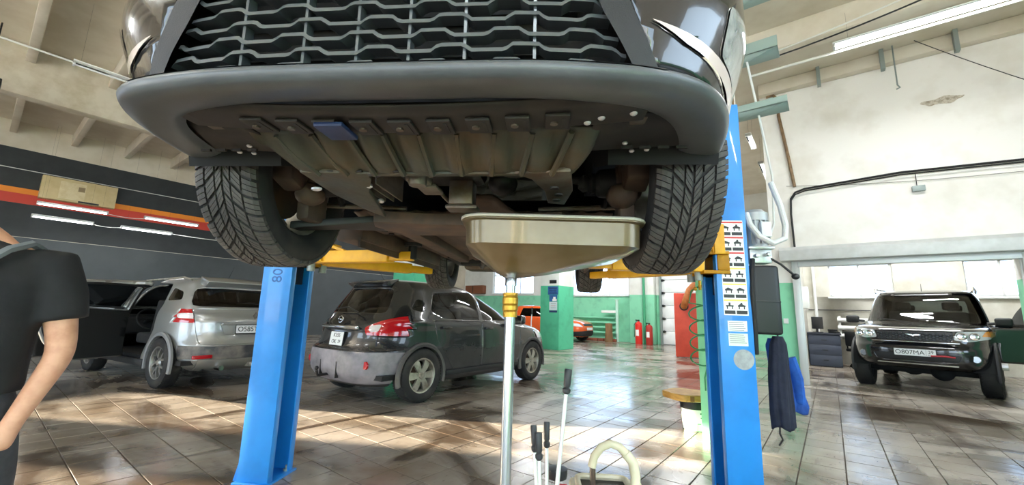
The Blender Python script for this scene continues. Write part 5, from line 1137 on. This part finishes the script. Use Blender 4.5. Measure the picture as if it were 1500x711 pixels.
    for z, a, b, lx in ((.90, .175, .135, 0), (1.0, .175, .135, 0), (1.12, .18, .135, 0), (1.22, .195, .14, 0), (1.30, .205, .135, -.005), (1.355, .195, .12, -.01), (1.395, .16, .10, -.025), (1.425, .12, .085, -.04), (1.455, .082, .074, -.055), (1.458, .07, .064, -.055)):
        rows.append([tuple(Vector((lx, 0, z))+rgt*(a*math.copysign(abs(math.cos(q))**.85, math.cos(q)))+fwd*(b*math.copysign(abs(math.sin(q))**.85, math.sin(q)))) for q in np.linspace(0, 2*PI, 32, endpoint=False)])
    tm_.grid(rows, False, True); tm_.add(rows[0], [tuple(range(32))]); tm_.add(rows[-1], [tuple(range(32))])
    for sh, el in ((sh_r, el_r), (sh_l, el_l)):
        sh, el = Vector(sh), Vector(el); inn = Vector((-.02, 0, 1.30)); tm_.tube([inn.lerp(sh, .45)+Vector((0, 0, .015)), sh+Vector((0, 0, -.005)), sh.lerp(el, .3), sh.lerp(el, .62)], [.085, .082, .080, .076], 20)
    o = tm_.build('t_shirt', tee, t, 60); r_ = o.modifiers.new('fuse', 'REMESH'); r_.mode = 'VOXEL'; r_.voxel_size = .012; r_.use_smooth_shade = True
    q_ = o.modifiers.new('soft', 'SMOOTH'); q_.iterations = 8; q_.factor = .5
    skin_obj('overalls', t, [P(0, 0, 1.0), P(0, 0, .90), P(.10, 0, .84), P(.115, .02, .50), P(.115, -.01, .12), P(-.10, 0, .84), P(-.115, .02, .50), P(-.115, -.01, .12)], [(0, 1), (1, 2), (2, 3), (3, 4), (1, 5), (5, 6), (6, 7)], [.150, .155, .115, .092, .085, .115, .092, .085], tro, (1,))
    pts = [P(-.03, -.16, 1.16), P(.0, -.165, 1.25), P(.05, -.155, 1.335), P(.095, -.115, 1.395), P(.13, -.05, 1.425), P(.145, .03, 1.41), P(.13, .11, 1.34), P(.1, .15, 1.2)]
    MB().tube(pts, .014, 6).build('shoulder_strap', strap, t)
    for sg in (1, -1): MB().ell(Vector(P(.115*sg, .05, .055)), (.055, .055, .055)).build('boot', boot, t, jitter=(.0, 1)).data.transform(Matrix.Identity(4))
    for o in [c for c in t.children if c.name.startswith('boot')]:
        for v in o.data.vertices:
            q = v.co-Vector(P(0, .05, .055)); f = q.dot(fwd); v.co += fwd*f*1.6
    return t
man()
# ================================================================== fittings on the walls and in the background
m_cab_b = mat('cable_black', '#1a1a1b', .6); m_cab_w = mat('cable_white', '#dcdcd6', .5); m_rustp = mat('rusty_pipe', '#8a6f50', .6, col2='#6b5239', nscale=9)
def cable(name, pts, r, m, label, cat='cable', n=6):
    return rm(MB().tube(pts, r, n), name, m, label, cat)
def sag(a, b, n, s):
    a, b = Vector(a), Vector(b); return [a.lerp(b, i/n)-Vector((0, 0, s*4*(i/n)*(1-i/n))) for i in range(n+1)]
# beige box on the black wall
bx_ = thing('wall_box', 'beige sheet metal box mounted across the red and orange stripes', 'box', (0, 0, 0), ROOM); m_bbox = mat('box_beige', '#cdb98c', .6, col2='#c2ad7e', nscale=3)
MB().box(UL+.03, UL+.30, .71, 2.31, 4.08, 4.75).build('box_body', m_bbox, bx_, bevel=.012)
MB().box(UL+.30, UL+.305, 1.08, 1.62, 4.14, 4.66).build('front_panel', mat('box_pale', '#d8c9a2', .6, col2='#cdbb90', nscale=8), bx_)
MB().box(UL+.305, UL+.31, 1.46, 1.60, 4.42, 4.56).build('grey_label', mat('label_brown', '#8f7b5a', .6), bx_)
MB().box(UL+.30, UL+.306, 1.5, 1.95, 4.09, 4.14).build('vent', m_dark, bx_)
cable('cable', sag((UL+.05, -3.4, 4.84), (UL+.05, 7.5, 4.86), 12, .02), .012, m_cab_w, 'white cable running along the black wall above the stripes')
for a, b, z in ((2.0, 2.75, 3.62), (1.75, 2.3, 3.27), (3.45, 5.2, 3.30)): cable('cable', sag((-16, a, z), (-16, b, z+.02), 8, .03), .009, m_cab_w, {2.0: 'short white cable linking the two upper tube lamps', 1.75: 'short white cable linking the two lower tube lamps', 3.45: 'white cable hanging from the last lower tube lamp towards the tyre'}[a])
cable('cable', [(-9.5, -4, 5.03), (-9.5, .42, 5.03)], .016, m_cab_w, 'white conduit leading to the unlit lamp on the girder')
sp = thing('loudspeaker', 'black loudspeaker under the ceiling at the upper left edge', 'loudspeaker', hall(-11.5, -.42, 4.62), ROOM)
MB().box(-.15, .15, -.16, .16, 0, .42).build('speaker_body', m_dark, sp, bevel=.015); MB().lathe([(0, .0), (.10, .0), (.12, .012)], 24, 'x', (.151, 0, .17)).build('speaker_cone', m_blackrub, sp); MB().cyl((0, 0, .42), (0, 0, 1.5), .012, n=8).build('speaker_hanger', m_dark, sp)
# right wall: bent pipe, cables, junction box, spalled plaster, hook
VR = 9.84
cable('bent_pipe', [(-.72, VR-.04, 5.94), (-.60, VR-.05, 5.95), (-.54, VR-.05, 5.86), (-.52, VR-.05, 5.4), (-.42, VR-.05, 4.5), (-.36, VR-.05, 3.86)], .030, m_rustp, 'rusty bent pipe coming down the left edge of the pale wall', 'pipe', 10)
for zo, yy, r, lb in ((0, .05, .020, 'thick black cable strung across the pale wall, upper strand'), (-.05, .08, .013, 'thin black cable strung just below the thick one on the pale wall')):
    cable('cable', [(-.45, VR-yy, 2.62), (-.46, VR-yy, 3.3), (-.44, VR-yy, 3.62+zo), (-.36, VR-yy, 3.74+zo), (-.2, VR-yy, 3.79+zo), (.6, VR-yy, 3.83+zo), (1.2, VR-yy, 3.86+zo), (2.0, VR-yy, 3.83+zo), (2.7, VR-yy, 3.80+zo), (5.9, VR-yy, 3.8+zo)], r, m_cab_b, lb)
cable('cable', sag((-.5, VR-.03, 3.9), (3.8, VR-.03, 3.62), 10, .10), .006, mat('cable_grey', '#8f8c84', .6), 'thin grey wire sagging below the black cables')
jb = thing('junction_box', 'small grey junction box hanging on the pale wall under the cables', 'junction box', (0, 0, 0), ROOM)
MB().box(1.33, 1.50, VR-.07, VR, 3.48, 3.58).build('box_body', m_steelgrey, jb, bevel=.008); MB().cyl((1.4, VR-.03, 3.58), (1.4, VR-.03, 3.80), .006, n=6).build('box_wire', m_cab_b, jb)
pl_ = thing('bare_patch', 'patch of spalled plaster high on the pale wall', 'wall damage', (0, 0, 0), ROOM)
poly = [(1.87+.26*math.cos(a)*(1+.15*math.sin(3*a)), 5.07+.065*math.sin(a)*(1+.3*math.sin(5*a+1))) for a in np.linspace(0, 2*PI, 26, endpoint=False)]
MB().prism(poly, VR-.006, VR-.0005, 'xz').build('patch_surface', mat('bare_plaster', '#cdc4b4', .9, col2='#9d917e', nscale=22, bump=.5, bscale=40), pl_, 0)
cable('hook_rod', [(1.30, VR-.3, CZ), (1.30, VR-.3, 5.42), (1.33, VR-.3, 5.36), (1.28, VR-.3, 5.34)], .012, m_steelgrey, 'thin steel rod with a hook hanging from the ceiling by the pale wall', 'hook')
cable('cable', sag((1.5, 9.0, 5.9), (3.6, VR-.05, 4.4), 8, .05), .006, m_cab_b, 'thin wire running diagonally down the pale wall')
cable('cable_tray', [(-.75, 7.52, 5.28), (5.5, 7.52, 5.28)], .022, m_cab_w, 'white conduit running alongside the long ceiling lamp', 'conduit')
cable('cable', sag((-.8, 7.40, 5.42), (3.0, 7.30, 5.95), 10, .12), .012, m_cab_b, 'black cable sagging up towards the ceiling above the long lamp')
cable('cable', sag((-.8, 7.36, 5.46), (2.4, 7.25, 5.9), 10, .06), .012, m_cab_w, 'white cable sagging beside the black one above the long lamp')
for z, L, d, lb in ((4.62, .50, .16, 'top steel bracket on the slim pillar near the ceiling'), (3.92, .46, .12, 'middle steel bracket sticking out of the slim pillar'), (3.30, .50, .07, 'lowest thin steel bracket sticking out of the slim pillar')):
    b = thing('steel_bracket', lb, 'bracket', (0, 0, 0), ROOM, 'brackets on the slim pillar')
    MB().box(-.66, -.66+L, 4.55, 4.80, z, z+.012).box(-.66, -.66+L, 4.55, 4.565, z, z+d).box(-.66, -.65, 4.53, 4.85, z-.05, z+d+.03).build('bracket_arm', mat('bracket_green_grey', '#8fa29c', .5, .3), b, bevel=.003)
    for y in (4.58, 4.78): MB().cyl((-.645, y, z+.03), (-.63, y, z+.03), .014, n=6).build('bracket_bolt', m_steelgrey, b)
cable('conduit', [(-.645, 4.66, 0.2), (-.645, 4.66, 5.9)], .012, m_rustp, 'thin vertical conduit on the side of the slim pillar', 'conduit')
cable('cable', [(-.45, 4.4, 1.75), (-.36, 4.6, 2.1), (-.35, 4.7, 2.6), (-.42, 4.75, 3.25), (-.5, 4.7, 4.0)], .012, mat('cable_pale', '#c9cbc8', .5), 'pale cable rising from the pump motor to the brackets')
# posters on the pillar
VP_ = 12.0
def paper(name, u0, u1, z0, z1, m, label, cat, v=VP_, extra=None):
    t = thing(name, label, cat, (0, 0, 0), ROOM); MB().box(u0, u1, v-.006, v-.001, z0, z1).build('sheet', m, t, 0)
    for k, (a, b, c, d, mm) in enumerate(extra or []): MB().box(u0+(u1-u0)*a, u0+(u1-u0)*b, v-.009, v-.006, z0+(z1-z0)*c, z0+(z1-z0)*d).build('print_block', mm, t, 0)
m_pblue = mat('poster_blue', '#24548f', .5, col2='#2f66a6', nscale=10); m_pnavy = mat('poster_navy', '#1f3c63', .5)
paper('sign', -7.58, -7.30, 2.21, 2.33, m_dark, 'small black sign on the green pillar above the posters', 'sign')
paper('poster', -7.64, -7.24, 1.83, 2.11, m_pblue, 'upper blue poster on the green pillar', 'poster', extra=[(.1, .9, .7, .85, m_pnavy), (.1, .8, .4, .5, m_pnavy), (.15, .9, .15, .25, m_pnavy)])
paper('poster', -7.58, -7.27, 1.60, 1.82, m_pblue, 'blue poster with a white figure in the middle of the green pillar', 'poster', extra=[(.4, .95, .05, .4, m_white), (.5, .8, .4, .7, m_white)])
paper('notice', -7.58, -7.27, 1.31, 1.585, mat('notice_paper', '#cfdfe0', .6), 'pale notice sheet below the blue posters', 'notice', extra=[(.2, .85, .75, .82, m_steelgrey), (.2, .8, .5, .56, mat('print_red', '#c08080', .6)), (.2, .85, .25, .31, m_steelgrey)])
paper('notice', -7.58, -7.27, 1.23, 1.295, m_pnavy, 'narrow navy strip under the pale notice', 'notice')
# fire extinguishers, downpipe, radiator, clutter at the back wall
def extinguisher(u, v, h, r, m, label):
    t = thing('fire_extinguisher', label, 'extinguisher', hall(u, v, 0), ROOM, 'red cylinders by the pilaster')
    MB().lathe([(0, 0), (r*.95, 0), (r, .02), (r, h*.80), (r*.85, h*.88), (r*.35, h*.93), (r*.3, h*.95), (0, h*.95)], 22, 'z').build('cylinder', m, t)
    MB().cyl((0, 0, h*.93), (0, 0, h*1.0), r*.3, n=10).box(-r*.9, r*.3, -.02, .02, h*.97, h*1.02).build('valve', m_dark, t, bevel=.004)
    MB().tube([(-r*.5, -r*.3, h*.96), (-r*1.1, -r*.5, h*.8), (-r*1.1, -r*.5, h*.3)], .014, 6).build('hose', m_blackrub, t)
    MB().lathe([(r+.002, h*.35), (r+.002, h*.6)], 8, 'z', a0=-2.2, a1=-1.2).build('label_sheet', m_white, t)
m_rext = mat('extinguisher_red', '#d2281f', .3, coat=.5)
extinguisher(-6.62, 17.70, 1.02, .15, m_rext, 'taller bright red extinguisher left of the downpipe'); extinguisher(-6.17, 17.72, .90, .14, mat('old_red', '#a02a22', .5), 'shorter dull red extinguisher right of the downpipe')
cable('downpipe', [(-6.50, 18.10, 0), (-6.50, 18.10, 5.9)], .055, mat('pipe_green', '#3f9a70', .5), 'dark green downpipe on the pilaster', 'pipe', 12)
rd_ = thing('radiator', 'green pipe radiator on the far wall under the bright window', 'radiator', (0, 0, 0), ROOM); m_radg = mat('radiator_green', '#7cc7a2', .45)
for k in range(4): MB().cyl((-10.6, 18.46, .38+k*.23), (-7.95, 18.46, .38+k*.23), .055, n=14).build('radiator_pipe', m_radg, rd_)
for u in (-10.5, -8.05): MB().box(u-.03, u+.03, 18.5, 18.6, .3, 1.15).build('radiator_bracket', m_radg, rd_)
MB().cyl((-7.85, 18.3, 0), (-7.85, 18.3, 1.9), .07, n=12).cyl((-7.85, 18.3, 1.9), (-7.85, 18.3, 1.93), .09, n=12).build('riser', mat('riser_pale', '#b9dccb', .5), rd_)
MB().box(-8.6, -7.9, 18.2, 18.4, 1.3, 1.42).build('valve_box', m_white, rd_, bevel=.01)
lg = thing('wood_stump', 'brown upright log standing against the pipe radiator', 'log', hall(-8.0, 17.7, 0), ROOM); mst = MB()
mst.lathe([(0, 0), (.17, 0), (.18, .05), (.165, .5), (.16, .82), (0, .84)], 16, 'z'); mst.build('log_body', mat('log_brown', '#8a6b45', .8, col2='#74563a', nscale=6, stretch=(1, 1, .2)), lg, jitter=(.02, 5))
for k in range(6):
    b = rm(MB().box(-9.6+k*.30, -9.6+k*.30+.26, 18.05, 18.2, 0, .13), 'brick', mat('brick_red', '#9a5a42', .8, col2='#8a4c38', nscale=8), '%s of the red bricks lying in a row under the radiator' % ['first from the left', 'second from the left', 'third from the left', 'third from the right', 'second from the right', 'first from the right'][k], 'brick', 'bricks under the radiator', bevel=.006)
# red sheet with an orange duct
rs = thing('red_cabinet', 'tall red metal cabinet with an orange duct elbow in its top', 'cabinet', (5.42, 12.55, 0), (0, 0, rad(-22)))
m_rcab = mat('red_cabinet', '#d04a34', .5, col2='#c0412d', nscale=3); mb = MB(); mb.box(-.42, .48, 0, .30, .02, 1.92); mb.build('cabinet_body', m_rcab, rs, bevel=.012)
MB().lathe([(.0, -.004), (.12, -.004), (.13, .0)], 24, 'y', (-.14, 0, 1.52)).build('duct_opening', m_dark, rs)
MB().tube([(-.14, .06, 1.52), (-.14, -.10, 1.53), (-.11, -.17, 1.62), (-.05, -.17, 1.8), (.03, -.15, 2.0), (.16, -.12, 2.15), (.38, -.1, 2.22)], .10, 14).build('duct_elbow', mat('duct_orange', '#b5692c', .55, col2='#9a5522', nscale=12, bump=.3, bscale=60), rs)
for x in (-.38, .44): MB().cyl((x, .15, 0), (x, .15, .03), .03, n=10).build('foot', m_dark, rs)
# far left corner: brown box, crate, red bundle
t = thing('wall_cabinet', 'brown wooden box on the far wall above the dark crossover roof', 'box', (0, 0, 0), ROOM); MB().box(-17.6, -16.2, 18.25, 18.58, 2.25, 2.75).build('box_body', mat('brown_box', '#7d4a30', .6), t, bevel=.02); MB().box(-17.0, -16.96, 18.24, 18.25, 2.3, 2.7).build('box_seam', m_dark, t)
t = thing('red_bundle', 'bright red cloth bundle hanging by the far left window', 'cloth', hall(-13.0, 17.0, 0), ROOM); MB().tube([(0, 0, 2.35), (.06, 0, 2.1), (-.06, 0, 1.8), (.05, 0, 1.5), (.1, 0, 1.2)], [.08, .16, .2, .14, .06], 12).build('bundle_body', mat('red_cloth', '#cf2a22', .8), t, jitter=(.07, 5)); MB().cyl((0, 0, 2.3), (0, 0, CZ), .012, n=6).build('hanging_cord', m_cab_b, t)
t = thing('floor_jack', 'black floor jack with a white handle by the pillar with posters', 'jack', hall(-7.75, 11.35, 0), ROOM)
MB().box(-.2, .22, -.15, .15, .10, .32).build('jack_body', m_dark, t, bevel=.03); MB().tube([(-.1, 0, .3), (-.12, 0, .9), (-.1, 0, 1.15)], .018, 8).build('jack_handle', m_cab_w, t); MB().tube([(-.1, 0, 1.15), (-.09, 0, 1.38)], .028, 8).build('jack_grip', m_dark, t)
for x in (-.16, .18):
    for y in (-.15, .15): MB().lathe([(0, -.02), (.06, -.02), (.06, .02), (0, .02)], 14, 'y', (x, y, .06)).build('jack_wheel', m_steelgrey, t)
# low metal threshold strips on the floor by the far pillar
# ---------------------------------------------------------------- things in the side room
dk = thing('desk', 'blue grey desk cabinet standing inside the roller door', 'desk', hall(-.18, 14.3, 0), ROOM); m_dsk = mat('desk_blue_grey', '#3d4453', .6)
MB().box(-.34, .34, -.35, .35, .02, .84).build('desk_body', m_dsk, dk, bevel=.008); MB().box(-.36, .37, -.38, .37, .84, .88).build('desk_top', mat('desk_top_dark', '#2c303a', .5), dk, bevel=.006)
for k in range(3): d_ = MB().box(-.345, .345, -.356, -.35, .06+k*.26, .30+k*.26).build('drawer', m_dsk, dk, bevel=.004); MB().box(-.06, .06, -.37, -.356, .17+k*.26, .19+k*.26).build('drawer_handle', m_dark, d_)
t = thing('computer_monitor', 'black monitor standing on the blue grey desk', 'monitor', hall(-.30, 14.25, .88), (0, 0, -ANG+1.1)); MB().box(-.24, .24, -.02, .02, .10, .42).build('screen', m_dark, t, bevel=.008); MB().box(-.03, .03, 0, .03, .02, .2).box(-.1, .1, -.08, .08, 0, .02).build('monitor_stand', m_dark, t)
t = thing('telephone', 'small black desk phone on the blue grey desk', 'telephone', hall(.05, 14.15, .88), (0, 0, .4)); MB().prism([(-.1, 0), (.1, 0), (.1, .08), (-.1, .03)], -.09, .09, 'yz').build('phone_body', m_dark, t, bevel=.01); MB().box(-.1, -.04, -.11, .11, .06, .10).build('handset', m_blackrub, t, bevel=.015)
oc = thing('office_chair', 'black office chair with a grey jacket beside the desk', 'chair', hall(.58, 14.35, 0), (0, 0, -ANG+2.6))
for k in range(5):
    a = 2*PI*k/5; MB().bar((0, 0, .10), (.28*math.cos(a), .28*math.sin(a), .075), .04, .03).build('chair_leg', m_dark, oc); MB().lathe([(0, -.02), (.03, -.02), (.03, .02), (0, .02)], 12, 'x', (.28*math.cos(a), .28*math.sin(a), .03)).build('chair_caster', m_blackrub, oc)
MB().cyl((0, 0, .1), (0, 0, .42), .03, n=12).build('chair_column', m_dark, oc); MB().box(-.24, .24, -.24, .24, .42, .50).build('seat', m_dark, oc, bevel=.03, seg=3); MB().box(-.22, .22, .22, .28, .56, .95).build('backrest', m_dark, oc, bevel=.03, seg=3)
for sx in (-.26, .26): MB().tube([(sx, .1, .45), (sx*1.05, .1, .66), (sx*1.05, -.14, .67)], .018, 8).build('armrest', m_dark, oc)
MB().box(-.2, .2, -.2, .12, .50, .60).build('folded_jacket', mat('grey_cloth', '#8b9096', .9), oc, bevel=.04, seg=3, jitter=(.03, 8))
t = thing('radiator', 'white pipe radiator under the side room window', 'radiator', (0, 0, 0), ROOM)
for k in range(3): MB().cyl((.15, 15.18, .80+k*.22), (2.6, 15.18, .80+k*.22), .06, n=12).build('radiator_pipe', m_white, t)
for u in (.2, 2.5): MB().box(u-.03, u+.03, 15.2, 15.3, .7, 1.35).build('radiator_bracket', m_white, t)
cable('cable', [(-.5, 15.26, 1.52), (.2, 15.26, 1.52), (2.6, 15.26, 1.50)], .014, m_cab_b, 'dark pipe running along the side room wall below the window')
cable('riser_pipe', [(-.32, 15.2, 0), (-.30, 15.2, 4.5)], .04, m_white, 'white vertical pipe in the corner of the side room', 'pipe', 10)
t = thing('fuse_box', 'white fuse box on the wall beside the roller door opening', 'fuse box', (0, 0, 0), ROOM); MB().box(-.54, -.40, 12.9, 13.25, 1.5, 2.05).build('box_body', m_white, t, bevel=.01); MB().box(-.40, -.395, 12.95, 13.2, 1.55, 2.0).build('box_door', m_winf, t)
t = thing('light_switch', 'small white switch on the green wall left of the roller door', 'switch', (0, 0, 0), ROOM); MB().box(-.74, -.66, VR-.02, VR, 1.12, 1.22).build('switch_plate', m_white, t, bevel=.004); MB().box(-.66, -.68, VR-.028, VR-.02, 1.14, 1.20).build('rocker', m_winf, t)
